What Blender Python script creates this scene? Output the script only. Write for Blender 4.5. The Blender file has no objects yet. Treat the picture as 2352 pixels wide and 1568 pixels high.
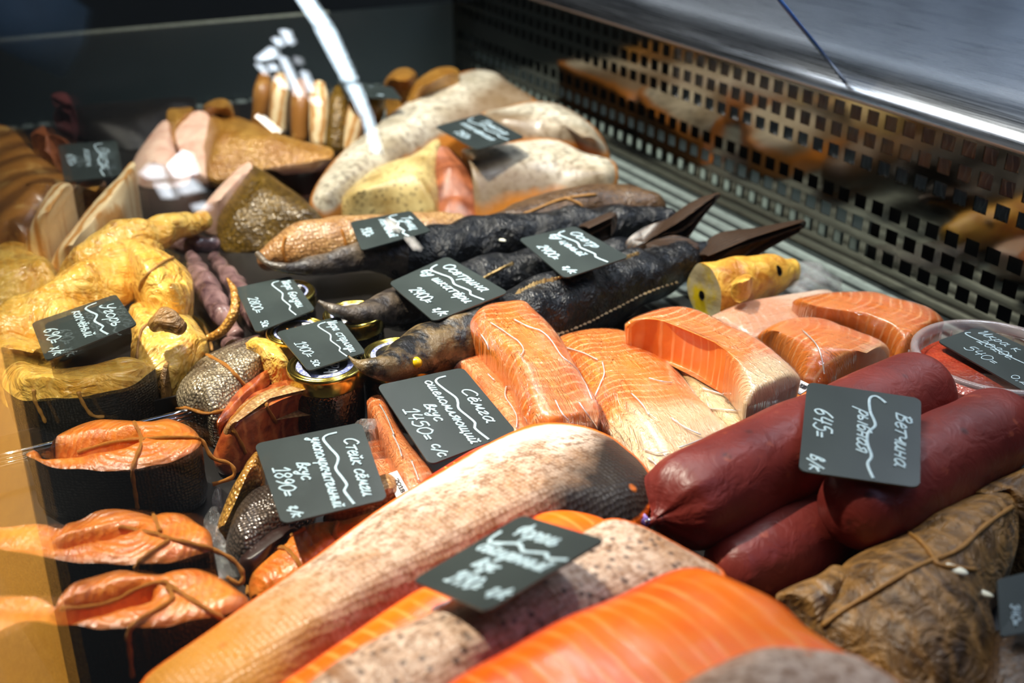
import bpy, bmesh, math, random
from mathutils import Vector, Matrix, noise
from mathutils.bvhtree import BVHTree
from math import radians as R_, sin, cos, pi, sqrt
random.seed(7)
SC = bpy.context.scene
COL = SC.collection
# ------------------------------------------------------------------ camera
IW, IH, FPX, CAMH = 2352, 1568, 2500.0, 0.48
YAW, PIT = R_(27.1), R_(26.6)
CAM = Vector((0, 0, CAMH))
FW = Vector((sin(YAW)*cos(PIT), cos(YAW)*cos(PIT), -sin(PIT)))
RT = Vector((cos(YAW), -sin(YAW), 0))
UP = RT.cross(FW)
cam = bpy.data.objects.new('camera', bpy.data.cameras.new('camera'))
COL.objects.link(cam)
cam.location = CAM
cam.rotation_euler = Matrix((RT, UP, -FW)).transposed().to_euler()
cam.data.sensor_width = 36
cam.data.lens = 36*FPX/IW
cam.data.clip_start = 0.01
cam.data.dof.use_dof = True
cam.data.dof.focus_distance = 0.86
cam.data.dof.aperture_fstop = 4.5
SC.camera = cam
SC.view_settings.view_transform = 'Standard'
SC.view_settings.look = 'None'
SC.view_settings.exposure = 0.0
SC.view_settings.gamma = 1
SC.view_settings.use_curve_mapping = False
SC.cycles.max_bounces = 8
SC.cycles.transparent_max_bounces = 16
SC.cycles.caustics_reflective = False
SC.cycles.caustics_refractive = False
SC.cycles.use_denoising = True
# ------------------------------------------------------------------ light
w = bpy.data.worlds.new('hall'); SC.world = w; w.use_nodes = True
w.node_tree.nodes['Background'].inputs[0].default_value = (0.60, 0.66, 0.72, 1)
w.node_tree.nodes['Background'].inputs[1].default_value = 0.018
def area(name, loc, target, sx, sy, power, color):
    l = bpy.data.lights.new(name, 'AREA'); l.shape = 'RECTANGLE'; l.size = sx; l.size_y = sy
    l.energy = power; l.color = color
    o = bpy.data.objects.new(name, l); COL.objects.link(o); o.location = loc
    o.rotation_euler = (Vector(target)-Vector(loc)).to_track_quat('-Z', 'Y').to_euler()
    return o
def spot(name, loc, target, power, color, size=0.04, ang=60, blend=0.6):
    l = bpy.data.lights.new(name, 'SPOT'); l.energy = power; l.color = color
    l.shadow_soft_size = size; l.spot_size = R_(ang); l.spot_blend = blend
    o = bpy.data.objects.new(name, l); COL.objects.link(o); o.location = loc
    o.rotation_euler = (Vector(target)-Vector(loc)).to_track_quat('-Z', 'Y').to_euler()
    return o
spot('ceiling_spot', (-0.30, 1.25, 1.55), (0.16, 0.69, 0), 350, (1.0, 0.92, 0.77), 0.03, 31, 0.8)
spot('ceiling_spot_far', (0.0, 1.05, 1.65), (0.42, 1.38, 0), 240, (1.0, 0.93, 0.80), 0.04, 50, 0.8)
spot('salmon_fill_spot', (0.45, 1.35, 1.5), (0.68, 0.73, 0), 120, (1.0, 0.94, 0.82), 0.03, 26, 0.8)  # unseen fill, added to brighten the back salmon packs
area('case_lamp', (0.52, 0.95, 0.95), (0.52, 0.85, 0), 0.05, 1.3, 8.0, (0.94, 0.96, 1.0))
area('hall_skylight', (0.9, -1.2, 2.4), (0.5, 0.8, 0), 1.2, 0.8, 9, (0.45, 0.6, 1.0))
area('ledge_fill', (1.9, 2.1, 0.74), (0.95, 2.1, 0.45), 4.2, 0.07, 3.2, (0.9, 0.95, 1.0))  # unseen long light added to give the ledge lip its bright band
area('rear_wall_fill', (1.6, 0.9, 1.6), (2.6, 1.2, 0.4), 0.3, 1.6, 34, (0.75, 0.85, 1.0))  # added light on the rear wall, so the ledge reflects grey

# ------------------------------------------------------------------ picture ray -> place
def ray(px, py):
    return (FW*FPX + RT*(px-IW/2) - UP*(py-IH/2)).normalized()
def P(px, py, z=0.0):
    d = ray(px, py); return CAM + d*((z-CAMH)/d.z)

# ------------------------------------------------------------------ materials
def lin(c):
    f = lambda v: v/12.92 if v <= 0.04045 else ((v+0.055)/1.055)**2.4
    return tuple(f(v/255) for v in c[:3])+(1,)
class NB:
    def __init__(s, name):
        s.m = bpy.data.materials.new(name); s.m.use_nodes = True
        s.nt = s.m.node_tree; s.b = s.nt.nodes['Principled BSDF']; s.out = s.nt.nodes['Material Output']
        s._oc = None
    def n(s, t, **kw):
        x = s.nt.nodes.new(t)
        for k, v in kw.items(): setattr(x, k, v)
        return x
    def put(s, inp, v):
        if isinstance(v, bpy.types.NodeSocket): s.nt.links.new(v, inp)
        elif isinstance(v, tuple) and len(v) == 3 and inp.type == 'RGBA': inp.default_value = v+(1,)
        else: inp.default_value = v
    def obj(s):
        if not s._oc: s._oc = s.n('ShaderNodeTexCoord').outputs['Object']
        return s._oc
    def uv(s): return s.n('ShaderNodeUVMap', uv_map='uv').outputs[0]
    def edge(s): return s.n('ShaderNodeAttribute', attribute_name='edge').outputs['Fac']
    def mapping(s, v, scale=(1, 1, 1), loc=(0, 0, 0), rot=(0, 0, 0)):
        x = s.n('ShaderNodeMapping'); s.put(x.inputs[0], v)
        x.inputs['Scale'].default_value = scale; x.inputs['Location'].default_value = loc; x.inputs['Rotation'].default_value = rot
        return x.outputs[0]
    def noise(s, scale, detail=3, rough=0.55, vec=None, dist=0):
        x = s.n('ShaderNodeTexNoise'); s.put(x.inputs['Vector'], vec or s.obj())
        x.inputs['Scale'].default_value = scale; x.inputs['Detail'].default_value = detail
        x.inputs['Roughness'].default_value = rough; x.inputs['Distortion'].default_value = dist
        return x.outputs['Fac']
    def wave(s, scale, dist=2, detail=2, dscale=1, vec=None, direction='X', prof='SIN', phase=0):
        x = s.n('ShaderNodeTexWave', bands_direction=direction, wave_profile=prof); s.put(x.inputs['Vector'], vec or s.obj())
        x.inputs['Scale'].default_value = scale; x.inputs['Distortion'].default_value = dist
        x.inputs['Detail'].default_value = detail; x.inputs['Detail Scale'].default_value = dscale
        s.put(x.inputs['Phase Offset'], phase)
        return x.outputs['Fac']
    def voro(s, scale, vec=None, feature='F1', rnd=1.0):
        x = s.n('ShaderNodeTexVoronoi', feature=feature); s.put(x.inputs['Vector'], vec or s.obj())
        x.inputs['Scale'].default_value = scale; x.inputs['Randomness'].default_value = rnd
        return x.outputs['Distance']
    def math(s, op, a, b=0.0, c=None):
        x = s.n('ShaderNodeMath', operation=op); s.put(x.inputs[0], a); s.put(x.inputs[1], b)
        if c is not None: s.put(x.inputs[2], c)
        return x.outputs[0]
    def rng(s, v, a, b, c=0.0, d=1.0):
        x = s.n('ShaderNodeMapRange'); s.put(x.inputs[0], v)
        for i, q in enumerate((a, b, c, d)): x.inputs[i+1].default_value = q
        return x.outputs[0]
    def ramp(s, fac, stops):
        x = s.n('ShaderNodeValToRGB'); s.put(x.inputs[0], fac)
        e = x.color_ramp.elements
        while len(e) < len(stops): e.new(0.5)
        for q, (p, c) in zip(e, stops): q.position = p; q.color = lin(c)
        return x.outputs[0]
    def mix(s, fac, a, b):
        x = s.n('ShaderNodeMix', data_type='RGBA'); s.put(x.inputs[0], fac)
        s.put(x.inputs[6], lin(a) if isinstance(a, tuple) else a); s.put(x.inputs[7], lin(b) if isinstance(b, tuple) else b)
        return x.outputs[2]
    def sep(s, v):
        x = s.n('ShaderNodeSeparateXYZ'); s.put(x.inputs[0], v); return x.outputs
    def comb(s, a, b, c=0.0):
        x = s.n('ShaderNodeCombineXYZ'); s.put(x.inputs[0], a); s.put(x.inputs[1], b); s.put(x.inputs[2], c); return x.outputs[0]
    def bump(s, h, strength=0.4, dist=0.002, prev=None):
        x = s.n('ShaderNodeBump'); s.put(x.inputs['Height'], h)
        x.inputs['Strength'].default_value = strength; x.inputs['Distance'].default_value = dist
        if prev: s.put(x.inputs['Normal'], prev)
        return x.outputs[0]
    def fin(s, base, rough=0.4, bump=None, metal=0.0, spec=0.5, coat=0.0, coat_r=0.1, sss=0.0, sssr=(0.6, 0.25, 0.1), sss_scale=0.006, trans=0.0):
        b = s.b
        s.put(b.inputs['Base Color'], lin(base) if isinstance(base, tuple) else base)
        s.put(b.inputs['Roughness'], rough); s.put(b.inputs['Metallic'], metal)
        b.inputs['Specular IOR Level'].default_value = spec
        b.inputs['Coat Weight'].default_value = coat; b.inputs['Coat Roughness'].default_value = coat_r
        sss *= 0.3
        if sss: b.inputs['Subsurface Weight'].default_value = sss; b.inputs['Subsurface Radius'].default_value = sssr; b.inputs['Subsurface Scale'].default_value = sss_scale
        if bump: s.put(b.inputs['Normal'], bump); s.put(b.inputs['Coat Normal'], bump)
        b.inputs['Transmission Weight'].default_value = trans
        return s.m
MAT = {}
def thin_clear(name, tint=(1, 1, 1), base=0.03, rough=0.02, bumpf=None, glossc=(1, 1, 1), film=0.0, filmc=(0.8, 0.8, 0.8), power=5.0, top=1.0):
    q = NB(name); nt = q.nt
    nt.nodes.remove(q.b)
    tr = q.n('ShaderNodeBsdfTransparent'); tr.inputs[0].default_value = tint+(1,)
    gl = q.n('ShaderNodeBsdfGlossy'); gl.inputs['Roughness'].default_value = rough; gl.inputs[0].default_value = glossc+(1,)
    geo = q.n('ShaderNodeNewGeometry')
    nrm = geo.outputs['Normal']
    if bumpf: nrm = bumpf(q); q.put(gl.inputs['Normal'], nrm)
    dp = q.n('ShaderNodeVectorMath', operation='DOT_PRODUCT'); q.put(dp.inputs[0], nrm); q.put(dp.inputs[1], geo.outputs['Incoming'])
    c = q.math('ABSOLUTE', dp.outputs['Value'])
    f = q.math('POWER', q.math('SUBTRACT', 1.0, c), power)
    f = q.math('MULTIPLY_ADD', f, top-base, base)
    ms = q.n('ShaderNodeMixShader'); q.put(ms.inputs[0], f)
    last = tr.outputs[0]
    if film:
        df = q.n('ShaderNodeBsdfDiffuse'); df.inputs[0].default_value = filmc+(1,)
        m2 = q.n('ShaderNodeMixShader'); m2.inputs[0].default_value = film
        q.put(m2.inputs[1], tr.outputs[0]); q.put(m2.inputs[2], df.outputs[0]); last = m2.outputs[0]
    q.put(ms.inputs[1], last); q.put(ms.inputs[2], gl.outputs[0]); q.put(q.out.inputs[0], ms.outputs[0])
    MAT[name] = q.m
    return q.m

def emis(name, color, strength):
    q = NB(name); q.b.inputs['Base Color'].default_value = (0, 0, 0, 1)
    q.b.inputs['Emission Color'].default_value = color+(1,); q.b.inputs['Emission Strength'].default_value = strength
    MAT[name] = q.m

def mats():
    # raw / cured salmon flesh with pale connective lines bending across the slab
    def salmon(name, base, deep, line, pale, pale_at, freq=95, pale_w=0.35, linew=0.55, bend_k=1.3, rim=None):
        q = NB(name); uvs = q.sep(q.uv()); u, v = uvs[0], uvs[1]
        nz = q.noise(18, 3)
        bend = q.math('MULTIPLY', q.math('POWER', q.math('ABSOLUTE', v), 1.4), bend_k)
        uu = q.math('ADD', q.math('ADD', u, bend), q.math('MULTIPLY', q.math('SUBTRACT', nz, 0.5), 0.009))
        wv = q.math('SINE', q.math('MULTIPLY', uu, freq*7.0))
        ln = q.rng(wv, linew, 1.0, 0, 1)
        ln = q.math('MULTIPLY', ln, q.rng(q.noise(30, 2), 0.3, 0.6))
        big = q.noise(25, 4)
        c = q.mix(q.rng(big, 0.35, 0.65), base, deep)
        c = q.mix(q.math('MULTIPLY', ln, 0.6), c, line)
        pf = q.math('ADD', u, q.math('MULTIPLY', q.math('SUBTRACT', q.noise(22, 4), 0.5), 0.05))
        pm = q.rng(pf, pale_at, pale_at+0.025, 0, pale_w)
        c = q.mix(pm, c, pale)
        if rim: c = q.mix(q.rng(q.math('ADD', q.edge(), q.math('MULTIPLY', q.noise(50, 3), 0.1)), 0.90, 1.03, 0, 0.9), c, rim)
        b = q.bump(q.math('ADD', q.math('MULTIPLY', ln, 0.4), q.noise(120, 3)), 0.25, 0.001)
        MAT[name] = q.fin(c, 0.33, b, spec=0.45, coat=0.25, coat_r=0.15, sss=0.12)
    salmon('salmon', (238, 138, 50), (220, 104, 22), (252, 196, 138), (240, 206, 170), 0.09)
    salmon('salmon_white', (238, 138, 56), (222, 108, 34), (252, 196, 140), (226, 196, 156), 0.035, pale_w=0.95)
    salmon('salmon_pink', (246, 150, 92), (240, 122, 58), (252, 200, 158), (246, 196, 170), 0.05, pale_w=0.4)
    salmon('salmon_pale', (238, 180, 144), (232, 158, 122), (246, 205, 180), (242, 214, 190), 0.0, pale_w=0.7)
    salmon('salmon_cream', (214, 182, 132), (206, 162, 104), (232, 204, 160), (226, 200, 158), 0.0, pale_w=0.8)
    salmon('trout_flesh', (252, 122, 6), (244, 96, 0), (255, 170, 84), (252, 150, 84), 0.3, freq=80, linew=0.55, bend_k=0.25, rim=(226, 54, 10))
    salmon('trout_red', (228, 66, 16), (206, 46, 10), (240, 110, 50), (240, 120, 60), 0.3)
    # hot smoked steak face: rings of muscle round the backbone
    q = NB('steak_face'); uvs = q.sep(q.uv()); 
    d = q.math('POWER', q.math('ADD', q.math('POWER', q.math('SUBTRACT', uvs[0], 0.02), 2.0), q.math('POWER', uvs[1], 2.0)), 0.5)
    wv = q.math('SINE', q.math('MULTIPLY', q.math('ADD', d, q.math('MULTIPLY', q.noise(30, 4), 0.022)), 1100))
    c = q.mix(q.rng(q.noise(40, 4), 0.3, 0.7), (224, 128, 40), (190, 88, 20))
    c = q.mix(q.rng(q.noise(22, 3, dist=1), 0.52, 0.70, 0, 0.85), c, (206, 130, 40))
    c = q.mix(q.rng(wv, 0.2, 1, 0, 0.22), c, (236, 166, 84))
    c = q.mix(q.rng(q.math('ADD', q.edge(), q.math('MULTIPLY', q.noise(70, 3), 0.25)), 0.86, 1.1, 0, 0.9), c, (150, 82, 22))
    c = q.mix(q.rng(q.noise(75, 3), 0.60, 0.72, 0, 0.55), c, (150, 74, 30))
    b = q.bump(q.math('ADD', q.math('MULTIPLY', wv, 0.10), q.noise(110, 5, 0.65)), 0.7, 0.0024)
    MAT['steak_face'] = q.fin(c, 0.34, b, spec=0.5, coat=0.35, coat_r=0.12)
    q = NB('steak_red'); c = q.mix(q.rng(q.noise(55, 4, dist=1), 0.35, 0.65), (176, 84, 36), (112, 40, 18))
    c = q.mix(q.rng(q.wave(26, 6, 3, 2), 0.6, 1.0, 0, 0.5), c, (210, 124, 66))
    MAT['steak_red'] = q.fin(c, 0.3, q.bump(q.noise(130, 4), 0.5, 0.0016), coat=0.3, coat_r=0.15, sss=0.08)
    # fish skins
    def skin(name, a, bcol, c2, scale=330, rough=0.32, bstr=0.6, patch=14, metal=0.0, lo=0.35, hi=0.65, coat=0.2, wr=None):
        q = NB(name); vv = q.voro(scale, feature='F1', rnd=0.5)
        c = q.mix(q.rng(q.noise(patch, 5), lo, hi), a, bcol)
        c = q.mix(q.rng(vv, 0.25, 0.6, 0.0, 0.75), c, c2)
        b = q.bump(vv, bstr, 0.0012)
        if wr: b = q.bump(q.noise(wr, 3, dist=1.5), 0.8, 0.004, b)
        MAT[name] = q.fin(c, rough, b, metal=metal, coat=coat, coat_r=0.18)
    skin('black_skin', (20, 18, 18), (40, 35, 32), (10, 9, 9), 420, 0.36, 0.8)
    skin('silver_skin', (196, 178, 146), (70, 62, 58), (60, 50, 44), 380, 0.26, 1.0, 16, 0.3, 0.42, 0.62, 0.4, 60)
    skin('grey_silver', (120, 104, 92), (50, 42, 40), (34, 28, 26), 400, 0.25, 1.0, 20, 0.25, coat=0.4)
    skin('gold_skin', (222, 172, 84), (180, 122, 44), (130, 82, 28), 340, 0.28, 0.9, 22, 0.15, coat=0.4, wr=50)
    skin('olive_gold', (146, 112, 36), (84, 60, 16), (52, 36, 10), 260, 0.34, 0.8, 20, 0.1, coat=0.2, wr=45)
    skin('brown_skin', (118, 88, 56), (76, 54, 34), (48, 34, 22), 300, 0.42, 0.6, 18, coat=0.1, wr=40)
    skin('tan_skin', (206, 166, 112), (170, 122, 72), (130, 88, 48), 300, 0.36, 0.6, 25, coat=0.2, wr=50)
    # big trout skin: pale mauve/silver, scale grid, dark back with speckles
    def trout(name, dots=False, tail=True):
        q = NB(name); uvs = q.sep(q.uv()); u, v = uvs[0], uvs[1]
        vv = q.voro(300, feature='F1', rnd=0.35, vec=q.uv())
        c = q.mix(q.rng(q.noise(35, 5), 0.35, 0.65), (232, 208, 190), (176, 134, 100))
        c = q.mix(q.rng(q.noise(170, 5, 0.7), 0.46, 0.58, 0, 0.85), c, (122, 84, 56))
        c = q.mix(q.rng(vv, 0.15, 0.5, 0.40, 0.0), c, (232, 214, 196))
        c = q.mix(q.rng(q.math('ADD', v, q.math('MULTIPLY', q.math('SUBTRACT', q.noise(40, 3), 0.5), 0.03)), 0.025, -0.035, 0, 0.6), c, (150, 104, 66))
        c = q.mix(q.rng(q.math('ADD', v, q.math('MULTIPLY', q.math('SUBTRACT', q.noise(60, 4), 0.5), 0.04)), 0.030, 0.055, 0, 0.75), c, (246, 236, 226))  # bright highlight along the upper edge, painted into the skin colour
        if tail:
            c = q.mix(q.rng(q.math('ADD', u, q.math('MULTIPLY', q.noise(25, 3), 0.03)), -0.05, -0.13, 0, 0.9), c, (196, 130, 30))
            bk = q.math('SUBTRACT', q.math('MULTIPLY', u, 0.55), q.math('MULTIPLY', v, 1.0))
            bk = q.math('ADD', bk, q.math('MULTIPLY', q.math('SUBTRACT', q.noise(22, 4), 0.5), 0.05))
            c = q.mix(q.rng(bk, 0.044, 0.078, 0, 0.97), c, (26, 21, 17))
        if dots:
            stp = q.math('SINE', q.math('MULTIPLY', q.math('ADD', u, q.math('MULTIPLY', q.noise(20, 2), 0.03)), 290))
            c = q.mix(q.math('MULTIPLY', q.rng(stp, 0.1, 0.8, 0, 0.75), q.rng(u, -0.06, -0.10, 0, 1)), c, (132, 84, 44))
            dd = q.voro(150, rnd=1)
            c = q.mix(q.rng(dd, 0.20, 0.36, 0.8, 0), c, (64, 46, 40))
        sp = q.voro(26, rnd=1); c = q.mix(q.rng(sp, 0.05, 0.10, 0.8, 0), c, (214, 110, 30))
        c = q.mix(q.rng(q.math('ADD', q.edge(), q.math('MULTIPLY', q.noise(60, 3), 0.08)), 0.955, 1.01, 0, 1), c, (240, 108, 16))
        b = q.bump(vv, 0.7, 0.0012); b = q.bump(q.noise(45, 3), 0.4, 0.003, b)
        MAT[name] = q.fin(c, 0.44, b, spec=0.35, coat=0.08, coat_r=0.2)
    trout('trout_skin'); trout('trout_skin_pale', False, False); trout('trout_skin_dots', True, False)
    q = NB('trout_skin_striped')
    uvs = q.sep(q.uv())
    c = q.mix(q.rng(q.wave(13, 3, 2, 2, vec=q.uv()), 0.4, 0.8), (220, 196, 168), (150, 108, 72))
    c = q.mix(q.rng(q.voro(110), 0.17, 0.30, 0.7, 0), c, (84, 60, 48))
    c = q.mix(q.rng(q.edge(), 0.985, 1.03, 0, 1), c, (240, 118, 24))
    MAT['trout_skin_striped'] = q.fin(c, 0.36, q.bump(q.voro(300), 0.6, 0.0012), coat=0.2)
    # pale cod-like sides at the far end
    q = NB('pale_skin'); c = q.mix(q.rng(q.noise(16, 5), 0.35, 0.65), (236, 228, 206), (176, 164, 138))
    c = q.mix(q.rng(q.noise(110, 5), 0.48, 0.62, 0, 0.75), c, (116, 108, 92))
    c = q.mix(q.rng(q.math('ADD', q.sep(q.uv())[1], q.math('MULTIPLY', q.math('SUBTRACT', q.noise(25, 3), 0.5), 0.04)), 0.0, -0.045, 0, 0.85), c, (112, 86, 56))
    c = q.mix(q.rng(q.math('ADD', q.edge(), q.math('MULTIPLY', q.noise(30, 3), 0.2)), 0.88, 1.0, 0, 0.95), c, (190, 116, 32))
    MAT['pale_skin'] = q.fin(c, 0.36, q.bump(q.noise(220, 3), 0.5, 0.001), coat=0.25, coat_r=0.2)
    q = NB('pale_skin_speckled'); c = q.mix(q.rng(q.noise(20, 5), 0.35, 0.65), (226, 204, 140), (160, 130, 70))
    c = q.mix(q.rng(q.voro(150), 0.25, 0.4, 0.6, 0), c, (84, 70, 44))
    c = q.mix(q.rng(q.math('ADD', q.edge(), q.math('MULTIPLY', q.noise(30, 3), 0.2)), 0.93, 1.08, 0, 0.9), c, (184, 116, 36))
    MAT['pale_skin_speckled'] = q.fin(c, 0.38, q.bump(q.noise(220, 3), 0.5, 0.001), coat=0.2)
    q = NB('cut_brown'); c = q.mix(q.rng(q.noise(28, 5, dist=1), 0.35, 0.65), (172, 100, 62), (104, 52, 30))
    MAT['cut_brown'] = q.fin(c, 0.45, q.bump(q.noise(120, 4), 0.5, 0.0015))
    q = NB('cut_cream'); c = q.mix(q.rng(q.noise(28, 5, dist=1), 0.35, 0.7), (240, 208, 186), (214, 160, 138))
    MAT['cut_cream'] = q.fin(c, 0.42, q.bump(q.noise(120, 4), 0.4, 0.0015), sss=0.1)
    q = NB('cream_flesh'); c = q.mix(q.rng(q.wave(22, 5, 3, 1.5, vec=q.uv(), direction='Y'), 0.3, 0.9), (238, 214, 168), (196, 140, 74))
    MAT['cream_flesh'] = q.fin(c, 0.38, q.bump(q.noise(120, 4), 0.4, 0.0015), coat=0.2)
    q = NB('brown_flank'); c = q.mix(q.rng(q.wave(7, 4, 3, 1.5, vec=q.uv(), direction='Y'), 0.2, 0.9), (150, 100, 44), (92, 58, 28))
    c = q.mix(q.rng(q.noise(30, 3), 0.55, 0.7, 0, 0.7), c, (214, 176, 104))
    MAT['brown_flank'] = q.fin(c, 0.36, q.bump(q.noise(120, 4), 0.4, 0.0015), coat=0.2)
    q = NB('yellow_smoked'); c = q.mix(q.rng(q.noise(24, 5, dist=1.2), 0.3, 0.7), (246, 206, 106), (216, 150, 40))
    c = q.mix(q.rng(q.noise(60, 4), 0.54, 0.70, 0, 0.75), c, (150, 84, 18))
    c = q.mix(q.rng(q.wave(30, 6, 3, 2), 0.75, 1.0, 0, 0.35), c, (250, 216, 130))
    b = q.bump(q.noise(90, 4, dist=1), 0.7, 0.0025); b = q.bump(q.noise(26, 3, dist=2.5), 0.9, 0.009, b)
    MAT['yellow_smoked'] = q.fin(c, 0.27, b, coat=0.5, coat_r=0.12, sss=0.15)
    q = NB('dried_brown'); c = q.mix(q.rng(q.noise(30, 5, dist=1.5), 0.35, 0.65), (146, 106, 54), (66, 44, 22))
    c = q.mix(q.rng(q.wave(18, 8, 4, 1.5), 0.6, 1.0, 0, 0.5), c, (170, 124, 66))
    b = q.bump(q.noise(45, 4, dist=2.5), 1.0, 0.006); b = q.bump(q.noise(180, 3), 0.5, 0.0012, b)
    MAT['dried_brown'] = q.fin(c, 0.45, b, coat=0.1)
    q = NB('purple_dark'); c = q.mix(q.rng(q.noise(40, 4, dist=1), 0.35, 0.7), (66, 44, 48), (150, 118, 116))
    MAT['purple_dark'] = q.fin(c, 0.25, q.bump(q.noise(90, 4), 0.5, 0.002), coat=0.5)
    q = NB('maroon_dark'); c = q.mix(q.noise(25, 3), (52, 24, 16), (28, 14, 12)); MAT['maroon_dark'] = q.fin(c, 0.4, coat=0.2)
    q = NB('sturgeon'); c = q.mix(q.rng(q.noise(30, 5), 0.35, 0.7), (8, 9, 12), (20, 22, 26))
    b = q.bump(q.noise(70, 5, dist=1.5), 1.0, 0.005); b = q.bump(q.voro(420), 0.6, 0.001, b)
    MAT['sturgeon'] = q.fin(c, 0.30, b, spec=0.35, coat=0.12, coat_r=0.2)
    q = NB('sturgeon_head'); uvs = q.sep(q.uv())
    c = q.mix(q.rng(q.noise(45, 5), 0.46, 0.58), (20, 17, 15), (112, 92, 60))
    MAT['sturgeon_head'] = q.fin(c, 0.36, q.bump(q.noise(120, 5), 0.9, 0.003), coat=0.2)
    q = NB('sturgeon_head_grey'); c = q.mix(q.rng(q.noise(60, 5), 0.4, 0.65), (40, 34, 31), (96, 84, 72))
    MAT['sturgeon_head_grey'] = q.fin(c, 0.38, q.bump(q.noise(120, 5), 0.9, 0.003), coat=0.2)
    q = NB('scute'); MAT['scute'] = q.fin(q.mix(q.noise(300, 2), (196, 168, 112), (120, 96, 60)), 0.45)
    q = NB('fin_dark'); c = q.mix(q.rng(q.wave(60, 2, 2, 2, vec=q.uv(), direction='Y'), 0.3, 0.9), (34, 24, 18), (66, 46, 30)); MAT['fin_dark'] = q.fin(c, 0.4, q.bump(q.noise(200, 3), 0.5, 0.001))
    q = NB('eye_yellow'); MAT['eye_yellow'] = q.fin((226, 186, 20), 0.2, coat=0.6)
    q = NB('eye_black'); MAT['eye_black'] = q.fin((14, 12, 10), 0.15)
    q = NB('yellow_head'); c = q.mix(q.rng(q.noise(45, 5, dist=1), 0.35, 0.65), (232, 184, 76), (176, 112, 30))
    MAT['yellow_head'] = q.fin(c, 0.4, q.bump(q.noise(80, 4, dist=1.5), 0.8, 0.003), coat=0.2)
    q = NB('head_cut'); c = q.mix(q.rng(q.noise(40, 4), 0.45, 0.62), (192, 180, 140), (206, 180, 24)); MAT['head_cut'] = q.fin(c, 0.35, q.bump(q.noise(150, 3), 0.4, 0.001), coat=0.3)
    # sausage casing
    q = NB('casing'); c = q.mix(q.rng(q.noise(18, 4), 0.3, 0.7), (124, 46, 38), (92, 28, 24))
    c = q.mix(q.rng(q.voro(34), 0.06, 0.14, 0.7, 0), c, (50, 20, 18))
    c = q.mix(q.rng(q.noise(60, 2), 0.66, 0.74, 0, 0.5), c, (168, 84, 58))
    MAT['casing'] = q.fin(c, 0.45, q.bump(q.noise(60, 4, dist=1), 0.5, 0.003), spec=0.35, coat=0.1, coat_r=0.3)
    q = NB('string'); c = q.mix(q.noise(400, 2), (226, 150, 48), (178, 104, 24)); MAT['string'] = q.fin(c, 0.6, q.bump(q.wave(900, 2), 0.8, 0.0008))
    q = NB('string_tan'); c = q.mix(q.noise(400, 2), (176, 126, 56), (120, 80, 34)); MAT['string_tan'] = q.fin(c, 0.6)
    # price cards
    q = NB('card'); c = q.mix(q.rng(q.noise(14, 4), 0.3, 0.7), (52, 60, 59), (40, 47, 47)); MAT['card'] = q.fin(c, 0.36, q.bump(q.noise(700, 2), 0.1, 0.0003), spec=0.5)
    q = NB('chalk'); MAT['chalk'] = q.fin(q.mix(q.rng(q.noise(500, 3), 0.3, 0.7), (186, 206, 214), (146, 170, 182)), 0.8)
    # jars, tub, labels
    q = NB('gold_lid'); MAT['gold_lid'] = q.fin((216, 190, 92), 0.2, metal=1.0)
    q = NB('jar_glass'); MAT['jar_glass'] = q.fin((22, 17, 15), 0.08, q.bump(q.voro(420), 0.35, 0.001), coat=1.0, coat_r=0.02)
    q = NB('lid_label'); d = q.math('POWER', q.math('ADD', q.math('POWER', q.sep(q.obj())[0], 2.0), q.math('POWER', q.sep(q.obj())[1], 2.0)), 0.5)
    c = q.mix(q.rng(d, 0.0188, 0.0190), (20, 20, 24), q.mix(q.rng(q.noise(500, 2), 0.42, 0.58), (190, 196, 232), (110, 118, 176)))
    MAT['lid_label'] = q.fin(c, 0.3, coat=0.4)
    q = NB('label_white'); MAT['label_white'] = q.fin((226, 220, 216), 0.45)
    q = NB('print_white'); MAT['print_white'] = q.fin((228, 232, 230), 0.5)
    q = NB('print_dark'); MAT['print_dark'] = q.fin((40, 38, 40), 0.5)
    q = NB('print_gold'); MAT['print_gold'] = q.fin((196, 140, 70), 0.4)
    q = NB('paste'); c = q.mix(q.rng(q.noise(60, 5), 0.35, 0.65), (190, 66, 36), (146, 40, 22)); c = q.mix(q.rng(q.voro(420), 0.2, 0.5, 0.3, 0), c, (222, 120, 74)); MAT['paste'] = q.fin(c, 0.35, q.bump(q.voro(400), 0.5, 0.001), coat=0.3)
    q = NB('purple_clip'); MAT['purple_clip'] = q.fin((142, 120, 196), 0.4)
    q = NB('metal_clip'); MAT['metal_clip'] = q.fin((190, 190, 196), 0.25, metal=1)
    q = NB('glint_white'); MAT['glint_white'] = q.fin((236, 234, 214), 0.5)
    # case
    q = NB('panel_steel')
    MAT['panel_steel'] = q.fin(q.mix(q.noise(12, 3), (140, 132, 120), (110, 104, 96)), q.rng(q.noise(9, 4), 0.3, 0.7, 0.06, 0.14), q.bump(q.noise(7, 2), 0.2, 0.008), metal=1.0)
    q = NB('ledge_steel'); st = q.noise(60, 4, vec=q.mapping(q.obj(), (9, 0.12, 9)))
    MAT['ledge_steel'] = q.fin(q.mix(st, (150, 156, 166), (196, 202, 210)), q.rng(st, 0.3, 0.7, 0.2, 0.36), q.bump(st, 0.25, 0.0006), metal=1.0)
    q = NB('ledge_lip'); MAT['ledge_lip'] = q.fin((172, 150, 140), 0.4, metal=0.6)
    q = NB('deck_steel'); x = q.sep(q.obj())[0]
    st = q.math('SINE', q.math('MULTIPLY', q.math('ADD', x, q.math('MULTIPLY', q.noise(6, 2), 0.004)), 250))
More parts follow.
